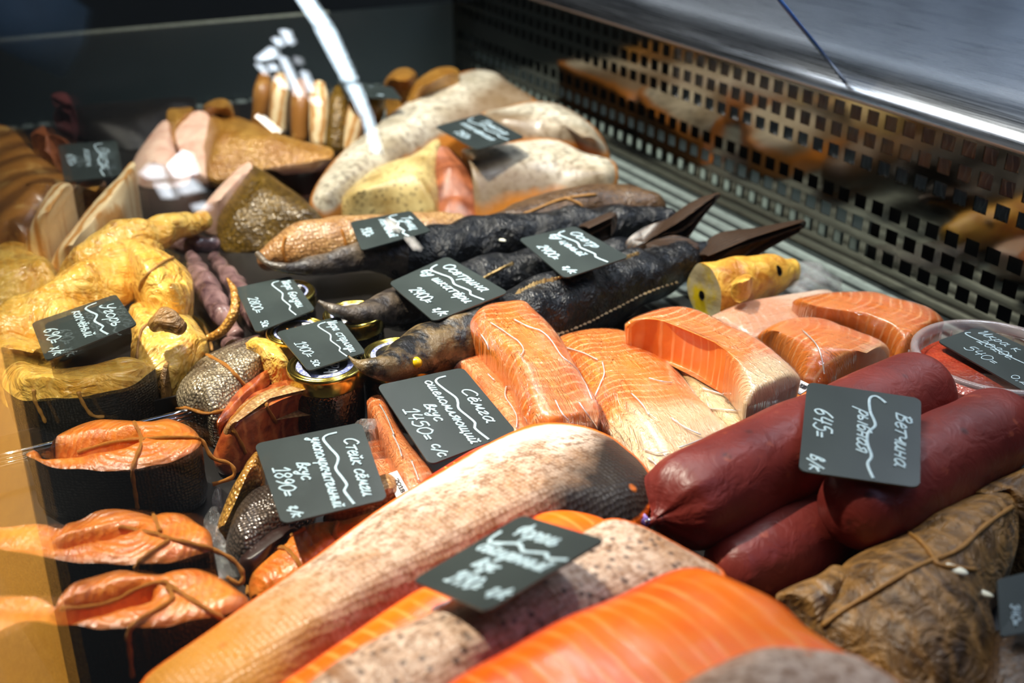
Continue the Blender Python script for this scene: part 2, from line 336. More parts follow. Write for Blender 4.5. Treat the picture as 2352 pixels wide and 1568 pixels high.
    c = q.mix(q.rng(st, 0.2, 0.75), (150, 164, 160), (52, 60, 60)); c = q.mix(q.rng(q.noise(60, 4), 0.5, 0.7, 0, 0.4), c, (80, 86, 84))
    MAT['deck_steel'] = q.fin(c, 0.4, q.bump(st, 0.4, 0.003), metal=0.4)
    q = NB('cavity_pale'); MAT['cavity_pale'] = q.fin((168, 188, 184), 0.5)
    q = NB('cavity_dark'); MAT['cavity_dark'] = q.fin((10, 12, 14), 0.6)
    q = NB('fin_metal'); MAT['fin_metal'] = q.fin((216, 220, 230), 0.4)
    q = NB('end_panel'); MAT['end_panel'] = q.fin(q.mix(q.noise(6, 3), (46, 54, 56), (34, 42, 44)), 0.3, spec=0.4)
    q = NB('glass_edge'); MAT['glass_edge'] = q.fin(q.mix(q.noise(80, 3), (176, 182, 168), (110, 118, 108)), 0.25)
    q = NB('blue_edge'); MAT['blue_edge'] = q.fin((34, 74, 132), 0.25, coat=0.5)
    q = NB('chrome'); MAT['chrome'] = q.fin((226, 228, 230), 0.12, metal=1.0)
    q = NB('tray_dark'); MAT['tray_dark'] = q.fin((22, 20, 20), 0.35)
    q = NB('wood'); st = q.noise(30, 4, vec=q.mapping(q.obj(), (3, 3, 0.25)))
    MAT['wood'] = q.fin(q.mix(st, (206, 146, 46), (170, 112, 26)), 0.5)
    q = NB('rear_wall'); MAT['rear_wall'] = q.fin(q.mix(q.rng(q.wave(1.1, 3, 2, 1, direction='Y'), 0.3, 0.7), (176, 184, 196), (110, 118, 130)), 0.7)
    q = NB('hall_dark'); MAT['hall_dark'] = q.fin(q.mix(q.noise(1.2, 3), (20, 24, 24), (34, 38, 38)), 0.7)
    q = NB('denim'); MAT['denim'] = q.fin(q.mix(q.noise(8, 4), (70, 96, 120), (38, 54, 72)), 0.8)
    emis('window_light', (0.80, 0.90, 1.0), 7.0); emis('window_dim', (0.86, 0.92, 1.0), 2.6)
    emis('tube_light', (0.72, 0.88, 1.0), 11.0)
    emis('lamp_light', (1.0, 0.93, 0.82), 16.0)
    # wrinkled vacuum film
    def wrinkle(q):
        a = q.noise(55, 4, dist=2.0, vec=q.mapping(q.uv(), (0.7, 3.0, 1)))
        r = q.math('ABSOLUTE', q.math('SUBTRACT', a, 0.5))
        b2 = q.noise(160, 3, dist=1.0, vec=q.uv())
        return q.bump(q.math('ADD', q.math('MULTIPLY', r, 2.2), q.math('MULTIPLY', b2, 0.35)), 1.0, 0.004)
    thin_clear('film', base=0.10, rough=0.07, bumpf=wrinkle, power=4.0)
    thin_clear('bag_film', base=0.10, rough=0.12, bumpf=wrinkle, power=3.0, film=0.10)
    thin_clear('front_glass', tint=(0.985, 0.99, 0.985), base=0.022, rough=0.0, power=5.0, top=0.85)
    thin_clear('divider_glass', tint=(0.95, 0.97, 0.99), base=0.03, rough=0.0)
    thin_clear('clear_plastic', tint=(0.97, 0.95, 0.95), base=0.05, rough=0.12, film=0.28, filmc=(0.75, 0.66, 0.66))
    thin_clear('lid_plastic', base=0.03, rough=0.08)
    thin_clear('fold_film', base=0.35, rough=0.12, film=0.45, filmc=(0.95, 0.92, 0.88))
    q = NB('tail_rust'); MAT['tail_rust'] = q.fin(q.mix(q.rng(q.noise(40, 4), 0.35, 0.65), (180, 104, 58), (110, 58, 30)), 0.45, q.bump(q.noise(90, 4), 0.8, 0.003))
    q = NB('reflection_maroon'); MAT['reflection_maroon'] = q.fin(q.mix(q.noise(40, 4), (96, 44, 44), (60, 28, 30)), 0.5)
mats()
# ------------------------------------------------------------------ builders
def tag(o, label=None, cat=None, group=None, kind=None):
    if label: o['label'] = label
    if cat: o['category'] = cat
    if group: o['group'] = group
    if kind: o['kind'] = kind
    return o
def thing(name, label, cat, loc, group=None):
    o = bpy.data.objects.new(name, None); o.empty_display_size = 0.02; COL.objects.link(o); o.location = loc
    return tag(o, label, cat, group)
BV = {}
def mk(name, g, mat, parent=None, loc=None, smooth=True):
    """link geometry g=(verts, faces, uvs, edge) given in world space as one mesh object"""
    vs, fs = g[0], g[1]
    me = bpy.data.meshes.new(name)
    base = Vector(parent.location) if parent is not None and parent.parent is None else (Vector(loc) if loc else Vector((0, 0, 0)))
    if parent is not None and parent.parent is not None: base = Vector(parent.parent.location)
    me.from_pydata([tuple(Vector(v)-base) for v in vs], [], fs)
    if len(g) > 2 and g[2]:
        l = me.uv_layers.new(name='uv')
        for p in me.polygons:
            for li in p.loop_indices: l.data[li].uv = g[2][me.loops[li].vertex_index]
    if len(g) > 3 and g[3]:
        a = me.attributes.new('edge', 'FLOAT', 'POINT')
        for i, e in enumerate(g[3]): a.data[i].value = e
    me.materials.append(MAT[mat] if isinstance(mat, str) else mat)
    if smooth: me.polygons.foreach_set('use_smooth', [True]*len(me.polygons))
    me.update()
    o = bpy.data.objects.new(name, me); COL.objects.link(o)
    if parent is not None: o.parent = parent
    else: o.location = base
    return o
def resample(pts, n, closed=True):
    pts = [Vector(p) for p in pts]
    seg = list(zip(pts, pts[1:]+([pts[0]] if closed else [])))
    if not closed: seg = seg[:-1] if len(seg) == len(pts) else seg
    L = [(b-a).length for a, b in seg]; T = sum(L); out = []; i = 0; acc = 0
    m = n if closed else n-1
    for k in range(n):
        d = T*k/m
        while i < len(L)-1 and acc+L[i] < d: acc += L[i]; i += 1
        out.append(seg[i][0].lerp(seg[i][1], min(1, max(0, (d-acc)/L[i])) if L[i] > 0 else 0))
    return out
def catmull(pts, sub=8, closed=False):
    pts = [Vector(p) for p in pts]; n = len(pts); out = []
    rng = n if closed else n-1
    for i in range(rng):
        g = lambda k: pts[k % n] if closed else pts[min(max(k, 0), n-1)]
        a, b, c, d = g(i-1), g(i), g(i+1), g(i+2)
        for j in range(sub):
            t = j/sub
            out.append(0.5*((2*b)+(c-a)*t+(2*a-5*b+4*c-d)*t*t+(3*b-a-3*c+d)*t**3))
    if not closed: out.append(pts[-1])
    return out
def nz(p, f, s=0): return noise.noise(Vector((p.x*f+s, p.y*f+s*1.7, p.z*f-s)))
def closest_t(p, sp):
    best = (1e9, 0, None); acc = 0
    if len(sp) == 1: return 0, sp[0]
    for a, b in zip(sp, sp[1:]):
        ab = b-a; ab2 = Vector((ab.x, ab.y, 0)); ap = Vector((p.x-a.x, p.y-a.y, 0))
        t = min(1, max(0, ap.dot(ab2)/max(ab2.length_squared, 1e-9)))
        q = a+ab*t; d = Vector((p.x-q.x, p.y-q.y, 0)).length
        if d < best[0]: best = (d, acc+t*ab.length, q)
        acc += ab.length
    return best[1], best[2]
def at_t(sp, t):
    for a, b in zip(sp, sp[1:]):
        l = (b-a).length
        if t <= l: return a.lerp(b, t/l if l else 0)
        t -= l
    return sp[-1]
def pillow(outline, z, spine, zb=0.0, p=2.2, n=110, rings=14, soft=2, under=0.12, amp=0.0015, freq=28, dents=(), split=False, grow=0.0, seed=0, curve=True, tsm=12, thick=None):
    """a closed solid: outline traced at height z (number or (low,high) from its near to its far side),
    a ridge line `spine` with its own heights, a side wall and a bottom at zb"""
    ys = [q[1] for q in outline]; y0, y1 = max(ys), min(ys)
    def zz(q):
        if len(q) > 2: return q[2]
        if isinstance(z, tuple): return z[0]+(z[1]-z[0])*((y0-q[1])/max(1e-6, y0-y1))
        return z
    o3 = [P(q[0], q[1], zz(q)) for q in outline]
    if curve: o3 = catmull(o3, 6, True)
    e = resample(o3, n)
    for _ in range(soft): e = [(e[i-1]+e[i]*2+e[(i+1) % n])/4 for i in range(n)]
    sp = [P(*q) for q in spine]
    ts = [closest_t(q, sp)[0] for q in e]
    for _ in range(tsm): ts = [(ts[i-1]+ts[i]*2+ts[(i+1) % n])/4 for i in range(n)]
    s = [at_t(sp, t) for t in ts]
    cen = sum(e, Vector())/n
    ax = (sp[-1]-sp[0]) if len(sp) > 1 else (P(outline[0][0], outline[0][1], 0.05)-cen)
    ax = Vector((ax.x, ax.y, 0)).normalized(); pv = Vector((-ax.y, ax.x, 0))
    if grow:
        e = [q+Vector((q.x-t.x, q.y-t.y, 0)).normalized()*grow for q, t in zip(e, s)]
        s = [q+Vector((0, 0, grow)) for q in s]
    V = []; F = []; U = []; E = []; Fside = []
    def add(ps, ev):
        b = len(V)
        for q in ps:
            if amp: q = q+Vector((nz(q, freq, seed)*amp*0.6, nz(q, freq, seed+5)*amp*0.6, nz(q, freq, seed+9)*amp))
            V.append(q); d = q-cen; U.append((d.dot(ax), d.dot(pv))); E.append(ev)
        return b
    tops = []
    for j in range(rings+1):
        f = (j/rings)**1.5
        pr = 1-(1-f)**p
        ring = []
        for a, b in zip(e, s):
            q = a.lerp(b, f); q.z = a.z+(b.z-a.z)*pr
            for (dx, dy, dx2, dy2, dz, rad, dep) in dents:
                d = closest_t(q, [P(dx, dy, dz), P(dx2, dy2, dz)])[1]
                r = Vector((q.x-d.x, q.y-d.y)).length/rad
                if r < 1: q.z -= dep*(1-r*r)**2
            ring.append(q)
        tops.append(add(ring, 1-f))
    for b0, b1 in zip(tops, tops[1:]):
        for i in range(n):
            k = (i+1) % n
            F.append((b0+i, b0+k, b1+k, b1+i))
    # side
    sides = [add(list(e), 1.0) if split else tops[0]]
    K = 7
    for j in range(1, K+1):
        t = j/K
        ring = []
        for a, b in zip(e, s):
            g = under*t*t + (0.10*max(0, t-0.8)/0.2)
            q = a.lerp(b, g); q.z = a.z+((zb if thick is None else a.z-thick)-a.z)*(1-(1-t)**1.3)
            ring.append(q)
        sides.append(add(ring, 1+t))
    ring = [Vector((b.x, b.y, zb if thick is None else min(b.z-thick, a.z-thick))) for a, b in zip(e, s)]
    sides.append(add(ring, 2.0))
    for b0, b1 in zip(sides, sides[1:]):
        for i in range(n):
            k = (i+1) % n
            Fside.append((b1+i, b1+k, b0+k, b0+i))
    # orientation
    area2 = sum(e[i].x*e[(i+1) % n].y-e[(i+1) % n].x*e[i].y for i in range(n))
    if area2 < 0:
        F = [f[::-1] for f in F]; Fside = [f[::-1] for f in Fside]
    base = Vector((cen.x, cen.y, zb))
    if not split: return (V, F+Fside, U, E), base
    nt = tops[-1]+n
    top = (V[:nt], F, U[:nt], E[:nt])
    side = (V[nt:], [tuple(i-nt for i in f) for f in Fside], U[nt:], E[nt:])
    return top, side, base
def loft(spine, n=36, m=48, e=2.0, cap0='round', cap1='round', caplen=0.9, amp=0.001, freq=30, seed=0, flat=1.0, up=None, gather=0.0):
    """tube swept along spine points (px,py,z,half width,half height)"""
    c = [P(q[0], q[1], q[2]) for q in spine]
    r = [Vector((q[3], q[4] if len(q) > 4 else q[3], 0)) for q in spine]
    c = catmull(c, 10); r = catmull(r, 10)
    # even arc length
    L = [0]
    for a, b in zip(c, c[1:]): L.append(L[-1]+(b-a).length)
    T = L[-1]
    def at(d):
        for i in range(len(L)-1):
            if d <= L[i+1]:
                t = (d-L[i])/max(1e-9, L[i+1]-L[i]); return c[i].lerp(c[i+1], t), r[i].lerp(r[i+1], t)
        return c[-1], r[-1]
    ds = [T*k/(m-1) for k in range(m)]
    c0 = r[0].x*caplen; c1 = r[-1].x*caplen
    secs = []
    if cap0 == 'round': secs += [(-c0*cos(a), sin(a)) for a in [pi/2*k/7 for k in range(7)]]
    for d in ds: secs.append((d, 1.0))
    if cap1 == 'round': secs += [(T+c1*sin(a), cos(a)) for a in [pi/2*k/7 for k in range(1, 8)]]
    V = []; U = []; E = []; rows = []
    for d, sc in secs:
        dd = min(max(d, 0), T); q, rr = at(dd)
        a, _ = at(max(0, dd-T*0.02)); b, _ = at(min(T, dd+T*0.02))
        t = (b-a).normalized(); q = q+t*(d-dd)
        side = t.cross(up or Vector((0, 0, 1))).normalized(); u = side.cross(t)
        rows.append(len(V))
        for k in range(n):
            th = 2*pi*k/n
            cx = math.copysign(abs(cos(th))**(2/e), cos(th)); cy = math.copysign(abs(sin(th))**(2/e), sin(th))
            if cy < 0: cy *= flat
            v = q+side*(cx*rr.x*sc)+u*(cy*rr.y*sc)
            if amp: v = v+(side*cx+u*cy)*nz(v, freq, seed)*amp*2
            if gather: v = v+(side*cx+u*cy)*(rr.x*sc*gather*(sin(7*th)+.6*sin(13*th+1))*math.exp(-max(d, 0)/.014))
            V.append(v); U.append((d-T/2, th*rr.x-pi*rr.x*0.5)); E.append(abs(cy) if cy > 0 else 0)
    F = []
    for a, b in zip(rows, rows[1:]):
        for k in range(n):
            l = (k+1) % n; F.append((a+k, a+l, b+l, b+k))
    F = [f[::-1] for f in F]
    ends = []
    if cap0 != 'round': ends.append(list(range(rows[0], rows[0]+n)))
    else: F.append(tuple(range(rows[0], rows[0]+n)))
    if cap1 != 'round': ends.append(list(range(rows[-1], rows[-1]+n))[::-1])
    else: F.append(tuple(range(rows[-1], rows[-1]+n))[::-1])
    zb = min(v.z for v in V); cen = sum(V, Vector())/len(V)
    caps = []
    for ring in ends:
        pts = [V[i] for i in ring]; cc = sum(pts, Vector())/len(pts)
        cv = []; cf = []; R = 5
        for j in range(R+1):
            for q in pts:
                w = q.lerp(cc, j/R); cv.append(w+Vector((nz(w, 60), nz(w, 60, 3), nz(w, 60, 7)))*0.0012*(j > 0))
        for j in range(R):
            for k in range(len(pts)):
                l = (k+1) % len(pts); cf.append((j*len(pts)+k, j*len(pts)+l, (j+1)*len(pts)+l, (j+1)*len(pts)+k))
        caps.append((cv, cf))
    return (V, F, U, E), caps, Vector((cen.x, cen.y, zb))
def tube(pts, r, n=8, closed=False):
    pts = [Vector(p) for p in pts]; V = []; F = []
    for i, q in enumerate(pts):
        t = (pts[min(i+1, len(pts)-1)]-pts[max(i-1, 0)]).normalized()
        a = t.cross(Vector((0.13, 0.31, 0.94))).normalized(); b = t.cross(a)
        rr = r*(0.92+0.16*sin(i*1.3))
        for k in range(n): V.append(q+a*(cos(2*pi*k/n)*rr)+b*(sin(2*pi*k/n)*rr))
    for i in range(len(pts)-1):
        for k in range(n):
            l = (k+1) % n; F.append((i*n+k, i*n+l, (i+1)*n+l, (i+1)*n+k))
    F.append(tuple(range(n))[::-1]); F.append(tuple(range((len(pts)-1)*n, len(pts)*n)))
    return (V, F)
def bvh(*gs):
    V = []; F = []
    for g in gs:
        o = len(V); V += [Vector(v) for v in g[0]]; F += [tuple(i+o for i in f) for f in g[1]]
    return BVHTree.FromPolygons(V, F)
def drape(pix, tree, off=0.0008, sub=6, zfall=0.01):
    """lay a line of picture points onto a thing's own surface; where it leaves it, let it hang"""
    q = catmull([Vector((a, b, 0)) for a, b in pix], sub); out = []; last = None
    for v in q:
        d = ray(v.x, v.y); h = tree.ray_cast(CAM, d)
        if h[0] is not None:
            out.append(h[0]-d*off+Vector((0, 0, off*0.5))); last = (h[0]-CAM).length
        elif last:
            out.append(CAM+d*(last-off)); 
        else: out.append(P(v.x, v.y, zfall))
    for _ in range(2): out = [out[0]]+[(out[i-1]+out[i]*2+out[i+1])/4 for i in range(1, len(out)-1)]+[out[-1]]
    return out
def strings(parent, tree, lines, r=0.0017, mat='string', name='string'):
    for l in lines: mk(name, tube(drape(l, tree), r), mat, parent)
def lathe(prof, cen, n=56, cap=True):
    V = []; F = []
    for (r, z) in prof:
        for k in range(n): V.append(Vector((cen[0]+r*cos(2*pi*k/n), cen[1]+r*sin(2*pi*k/n), cen[2]+z)))
    for j in range(len(prof)-1):
        for k in range(n):
            l = (k+1) % n; F.append((j*n+k, j*n+l, (j+1)*n+l, (j+1)*n+k))
    return V, F
def box(lo, hi):
    V = [Vector((x, y, z)) for x in (lo[0], hi[0]) for y in (lo[1], hi[1]) for z in (lo[2], hi[2])]
    return V, [(0, 1, 3, 2), (4, 6, 7, 5), (0, 4, 5, 1), (2, 3, 7, 6), (0, 2, 6, 4), (1, 5, 7, 3)]
# ------------------------------------------------------------------ handwriting
G = {
 'о': (.8, [[(.4,1),(.1,.8),(.05,.35),(.3,0),(.6,.15),(.72,.6),(.4,1)]]),
 'а': (.95, [[(.7,.85),(.4,1),(.1,.6),(.15,.1),(.4,.05),(.7,.6)],[(.75,1),(.66,.2),(.92,0)]]),
 'с': (.72, [[(.65,.85),(.4,1),(.1,.6),(.15,.1),(.4,0),(.68,.2)]]),
 'е': (.72, [[(.1,.45),(.6,.65),(.5,.95),(.3,1),(.08,.5),(.2,.05),(.45,0),(.68,.25)]]),
 'м': (1.15, [[(0,.1),(.15,.05),(.38,1),(.52,.2),(.88,1),(.82,.1),(1.1,.1)]]),
 'г': (.6, [[(.05,.8),(.3,1),(.45,.8),(.1,.25),(.2,0),(.55,.15)]]),
 'л': (.8, [[(0,.05),(.15,.1),(.45,1),(.52,.1),(.78,.15)]]),
 'я': (.8, [[(0,0),(.4,.5),(.15,.75),(.35,1),(.65,1),(.6,0)]]),
 'ю': (1.15, [[(.1,1),(.05,0)],[(.08,.5),(.42,.5)],[(.72,1),(.42,.6),(.5,.05),(.85,.1),(.97,.7),(.72,1)]]),
 'ш': (1.2, [[(.1,1),(.05,.15),(.2,0),(.4,.2),(.5,1),(.45,.15),(.6,0),(.8,.2),(.9,1),(.85,.1),(1.12,.1)]]),
 'щ': (1.25, [[(.1,1),(.05,.15),(.2,0),(.4,.2),(.5,1),(.45,.15),(.6,0),(.8,.2),(.9,1),(.85,.0),(1.1,-.1),(1.0,-.4)]]),
 'и': (.85, [[(.1,1),(.05,.15),(.2,0),(.45,.3),(.6,1),(.55,.1),(.8,.1)]]),
 'в': (.7, [[(.05,0),(.2,1.3),(.45,1.5),(.5,1.2),(.15,.7),(.55,.6),(.6,.2),(.3,0),(.08,.1)]]),
 'к': (.75, [[(.15,1),(.05,0)],[(.6,1),(.12,.5),(.7,0)]]),
 'у': (.8, [[(.1,1),(.1,.5),(.3,.4),(.6,1)],[(.65,1),(.4,-.5),(.1,-.7),(0,-.4),(.4,-.1)]]),
 'т': (.85, [[(.36,0),(.46,1)],[(.05,.95),(.85,1.08)]]),
 'п': (.85, [[(.05,0),(.15,1)],[(.12,.7),(.4,1),(.6,.8),(.55,0),(.75,.1)]]),
 'р': (.8, [[(0,-.7),(.2,1)],[(.15,.6),(.45,1),(.68,.6),(.4,.05),(.15,.2)]]),
 'н': (.85, [[(.12,1),(.05,0)],[(.08,.5),(.62,.5)],[(.67,1),(.6,0)]]),
 'ы': (1.1, [[(.1,1),(.06,.05),(.4,.05),(.5,.35),(.1,.5)],[(.9,1),(.84,0)]]),
 'ь': (.65, [[(.12,1),(.06,.05),(.42,.05),(.52,.35),(.1,.5)]]),
 'ч': (.75, [[(.1,1),(.12,.55),(.35,.45),(.6,.65)],[(.66,1),(.6,0)]]),
 'б': (.75, [[(.65,1.5),(.2,1.3),(.06,.6),(.2,.02),(.5,.05),(.62,.5),(.4,.8),(.1,.5)]]),
 'з': (.7, [[(.1,.85),(.4,1),(.55,.8),(.25,.55),(.55,.3),(.4,-.1),(.05,-.3)]]),
 'д': (.85, [[(.65,.85),(.35,1),(.08,.5),(.2,.05),(.5,.2),(.7,1)],[(.7,1),(.5,-.5),(.2,-.6),(.3,-.2),(.8,.1)]]),
 'х': (.75, [[(.1,1),(.65,0)],[(.65,1),(.05,0)]]),
 'ц': (.9, [[(.1,1),(.05,.1),(.3,0),(.55,.3),(.65,1)],[(.65,1),(.6,0),(.8,-.05),(.72,-.35)]]),
 'С': (1.1, [[(.95,1.35),(.65,1.6),(.15,1.1),(.1,.35),(.4,0),(.9,.25)]]),
 'О': (1.1, [[(.55,1.6),(.12,1.2),(.1,.4),(.45,0),(.9,.4),(.95,1.2),(.55,1.6)]]),
 'В': (1.0, [[(.1,0),(.25,1.6)],[(.1,1.4),(.6,1.6),(.75,1.2),(.25,.85),(.8,.65),(.75,.15),(.1,0)]]),
 'У': (1.05, [[(.15,1.6),(.2,1.0),(.5,.75),(.85,1.2)],[(.95,1.6),(.55,.2),(.2,-.1),(.05,.2)]]),
 'И': (1.2, [[(.0,1.3),(.25,1.6),(.15,.2),(.3,0),(.7,.8),(.9,1.6),(.8,.1),(1.1,.1)]]),
 'Ф': (1.1, [[(.55,1.7),(.5,-.1)],[(.5,1.3),(.1,1.0),(.2,.5),(.55,.5),(.95,.8),(.9,1.2),(.5,1.3)]]),
 'Т': (1.1, [[(.5,0),(.6,1.55)],[(.1,1.5),(1.1,1.65)]]),
 'Н': (1.1, [[(.15,1.6),(.1,0)],[(.12,.8),(.85,.8)],[(.92,1.6),(.85,0)]]),
 'К': (1.0, [[(.2,1.6),(.1,0)],[(.9,1.6),(.15,.75),(.95,0)]]),
 'Р': (.95, [[(.1,0),(.22,1.6)],[(.15,1.45),(.65,1.6),(.85,1.2),(.6,.75),(.18,.75)]]),
 'А': (1.1, [[(.05,0),(.55,1.6),(1.0,0)],[(.22,.55),(.85,.55)]]),
 'П': (1.05, [[(.1,0),(.22,1.6)],[(.2,1.5),(.95,1.6)],[(.92,1.6),(.85,0)]]),
 '0': (.95, [[(.5,1.5),(.1,1.1),(.1,.35),(.4,0),(.8,.4),(.85,1.1),(.5,1.5)]]),
 '1': (.75, [[(.1,1.1),(.5,1.5),(.4,0)],[(.1,0),(.7,.02)]]),
 '2': (.95, [[(.15,1.2),(.5,1.5),(.75,1.1),(.1,.05),(.3,.15),(.85,0)]]),
 '3': (.9, [[(.1,1.3),(.45,1.5),(.7,1.2),(.35,.8),(.75,.45),(.4,0),(.05,.15)]]),
 '7': (.9, [[(.08,1.4),(.75,1.5),(.3,0)]]),
 '4': (.95, [[(.25,1.5),(.1,.65),(.8,.7)],[(.7,1.4),(.55,0)]]),
 '5': (.95, [[(.8,1.5),(.3,1.45),(.2,.9),(.6,.95),(.75,.5),(.45,0),(.05,.15)]]),
 '6': (.9, [[(.7,1.5),(.25,1.0),(.08,.4),(.35,0),(.7,.3),(.5,.75),(.12,.5)]]),
 '8': (.9, [[(.45,.8),(.15,1.15),(.45,1.5),(.75,1.15),(.45,.8),(.1,.4),(.4,0),(.75,.35),(.45,.8)]]),
 '9': (.9, [[(.7,1.1),(.45,.75),(.15,1.05),(.4,1.5),(.72,1.2),(.65,.5),(.3,0)]]),
 '=': (.7, [[(.1,.7),(.6,.75)],[(.1,.35),(.6,.4)]]),
 '/': (.7, [[(.05,-.35),(.75,1.5)]]),
 '.': (.35, [[(.12,.0),(.2,.08)]]),
 ',': (.35, [[(.18,.05),(.05,-.25)]]),
 ' ': (.55, []),
}
def dup_g(k, base, extra): G[k] = (G[base][0], G[base][1]+extra)
dup_g('ё', 'е', [[(.25,1.3),(.28,1.36)],[(.5,1.32),(.53,1.38)]])
dup_g('й', 'и', [[(.2,1.4),(.4,1.25),(.6,1.45)]])
def text_strokes(txt, s0, t0, s1, hx, slant=0.22):
    """strokes in card units (s along the writing, t upward, both 0..1 over card width/height)"""
    x = 0; out = []
    for ch in txt:
        wd, st = G[ch]
        for l in st: out.append([(x+a+slant*b, b) for a, b in l])
        x += wd*0.92+0.08
    k = (s1-s0)/x
    return [[(s0+a*k, t0+b*hx) for a, b in l] for l in out]
def ribbon(strokes, place, wd):
    V = []; F = []
    for l in strokes:
        q = catmull([Vector((a, b, 0)) for a, b in l], 5)
        c = [place(v.x, v.y) for v in q]; n = place.n
        o = len(V)
        for i, v in enumerate(c):
            t = (c[min(i+1, len(c)-1)]-c[max(i-1, 0)])
            t = t.normalized() if t.length > 1e-7 else Vector((1, 0, 0))
            sd = t.cross(n).normalized()*wd*0.5
            if i == 0: v = v-t*wd*0.35
            if i == len(c)-1: v = v+t*wd*0.35
            e = n*0.00035
            V += [v-sd, v-sd*0.55+e, v+sd*0.55+e, v+sd]
        for i in range(len(c)-1):
            for k in range(3): F.append((o+i*4+k, o+i*4+k+1, o+i*4+k+5, o+i*4+k+4))
    return V, F
class Card:
    """flat card from its four picture corners (far-left, far-right, near-right, near-left of the writing: TL,TR,BR,BL) at given heights"""
    def __init__(s, cor, zs):
        s.c = [P(a[0], a[1], z) for a, z in zip(cor, zs)]
        s.n = (s.c[2]-s.c[0]).cross(s.c[3]-s.c[1]).normalized()
        if s.n.z < 0: s.n = -s.n
    def __call__(s, u, v):   # u along TR->BR, v along TL->TR
        a = s.c[1].lerp(s.c[2], u); b = s.c[0].lerp(s.c[3], u)
        return b.lerp(a, v)+s.n*0.0004
WAVE = [(.077,.75),(.085,.66),(.13,.615),(.25,.645),(.38,.69),(.45,.675),(.53,.635),(.65,.665),(.74,.685),(.78,.66),(.82,.645),(.97,.69)]
def price_card(cor, zs, label, lines, group='chalk price cards', wave=WAVE, wd=0.0015, extra=(), thick=0.0012):
    k = Card(cor, zs)
    N = 7; rad = 0.06; prof = []
    for cx, cy, a0 in ((rad, rad, pi), (1-rad, rad, 1.5*pi), (1-rad, 1-rad, 0), (rad, 1-rad, pi/2)):
        for i in range(N):
            a = a0+pi/2*i/(N-1); prof.append((cx+rad*cos(a), cy+rad*1.25*sin(a)))
    top = [k(a, b)-k.n*0.0004 for a, b in prof]; bot = [q-k.n*thick for q in top]
    m = len(top)
    V = top+bot; F = [tuple(range(m)), tuple(range(2*m-1, m-1, -1))]+[(i, i+m, (i+1) % m+m, (i+1) % m) for i in range(m)]
    # face up
    nn = (V[F[0][1]]-V[F[0][0]]).cross(V[F[0][m//2]]-V[F[0][0]])
    if nn.dot(k.n) < 0: F = [f[::-1] for f in F]
    cen = sum(top, Vector())/m
    root = thing('price_card', label, 'price card', (cen.x, cen.y, min(v.z for v in V)), group)
    mk('card_board', (V, F), 'card', root, smooth=False)
    st = []
    for (txt, s0, t0, s1, hx) in lines: st += text_strokes(txt, s0, t0, s1, hx)
    if st: mk('chalk_writing', ribbon(st, k, wd), 'chalk', root)
    if wave: mk('chalk_flourish', ribbon([wave], k, wd*1.35), 'chalk', root)
    return root
# ------------------------------------------------------------------ the case
def struct(name, g, mat, parent=None, smooth=False, label=None):
    o = mk(name, g, mat, parent, smooth=smooth)
    if parent is None: o['kind'] = 'structure'
    if label: o['label'] = label
    return o
WX, EY = 0.862, 1.93
struct('floor', box((-0.16, 0.12, -0.02), (WX+0.004, EY, -0.0019)), 'deck_steel', label='grooved steel deck of the fish counter')
tray = mk('display_tray', box((-0.15, 0.15, -0.0018), (0.60, 1.90, -0.0002)), 'tray_dark', None, (0.22, 1.0, 0.0), smooth=False)
tag(tray, 'dark tray liner on the steel deck under the fish', 'tray')
# perforated back panel with real holes
ph, hw, hh = 0.0258, 0.0165, 0.0155
rows = [0.0300, 0.0565, 0.0810, 0.1250, 0.1495, 0.1740]
V = []; F = []
def quad(y0, z0, y1, z1):
    o = len(V); V.extend([Vector((WX, y0, z0)), Vector((WX, y1, z0)), Vector((WX, y1, z1)), Vector((WX, y0, z1))]); F.append((o, o+1, o+2, o+3))
zc = 0.0; Y0, Y1 = 0.2, EY
cols = [1.28+ph*k for k in range(-42, 26) if Y0 < 1.28+ph*k < Y1-0.02]
for rz in rows:
    quad(Y0, zc, Y1, rz-hh/2)
    yc = Y0
    for y in cols:
        quad(yc, rz-hh/2, y-hw/2, rz+hh/2); yc = y+hw/2
        a = [(y-hw/2, rz-hh/2), (y+hw/2, rz-hh/2), (y+hw/2, rz+hh/2), (y-hw/2, rz+hh/2)]
        for i in range(4):
            p0, p1 = a[i], a[(i+1) % 4]; o = len(V)
            V += [Vector((WX, *p0)), Vector((WX, *p1)), Vector((WX+0.0015, *p1)), Vector((WX+0.0015, *p0))]; F.append((o, o+1, o+2, o+3))
    quad(yc, rz-hh/2, Y1, rz+hh/2); zc = rz+hh/2
quad(Y0, zc, Y1, 0.193)
struct('wall_right', (V, F), 'panel_steel', label='perforated steel back panel with square holes')
# air duct behind the holes: pale sheet low down, cooler fins above
struct('wall_rear', box((WX+0.07, Y0, -0.02), (WX+0.08, EY+0.02, 0.2)), 'cavity_dark', label='dark back of the air duct')
struct('trim_1', box((WX+0.04, 0.86, 0.0), (WX+0.042, EY, 0.045)), 'cavity_pale', label='pale sheet behind the lower holes')
V = []; F = []
for i in range(150):
    y = 0.3+i*0.0075
    if y > 1.25: break
    for k in range(13):
        z = 0.105+k*0.0065
        off = 0.0022*sin(k*1.25+i*0.5)
        o = len(V); V += [Vector((WX+0.028, y+off, z)), Vector((WX+0.055, y+off+0.0006, z)), Vector((WX+0.0285, y+off+0.0017, z))]
        if k:
            b = o-3; F += [(b, b+1, o+1, o), (b+2, b, o, o+2), (b+1, b+2, o+2, o+1)]
struct('trim_2', (V, F), 'fin_metal', label='wavy cooler fins behind the upper holes', smooth=True)
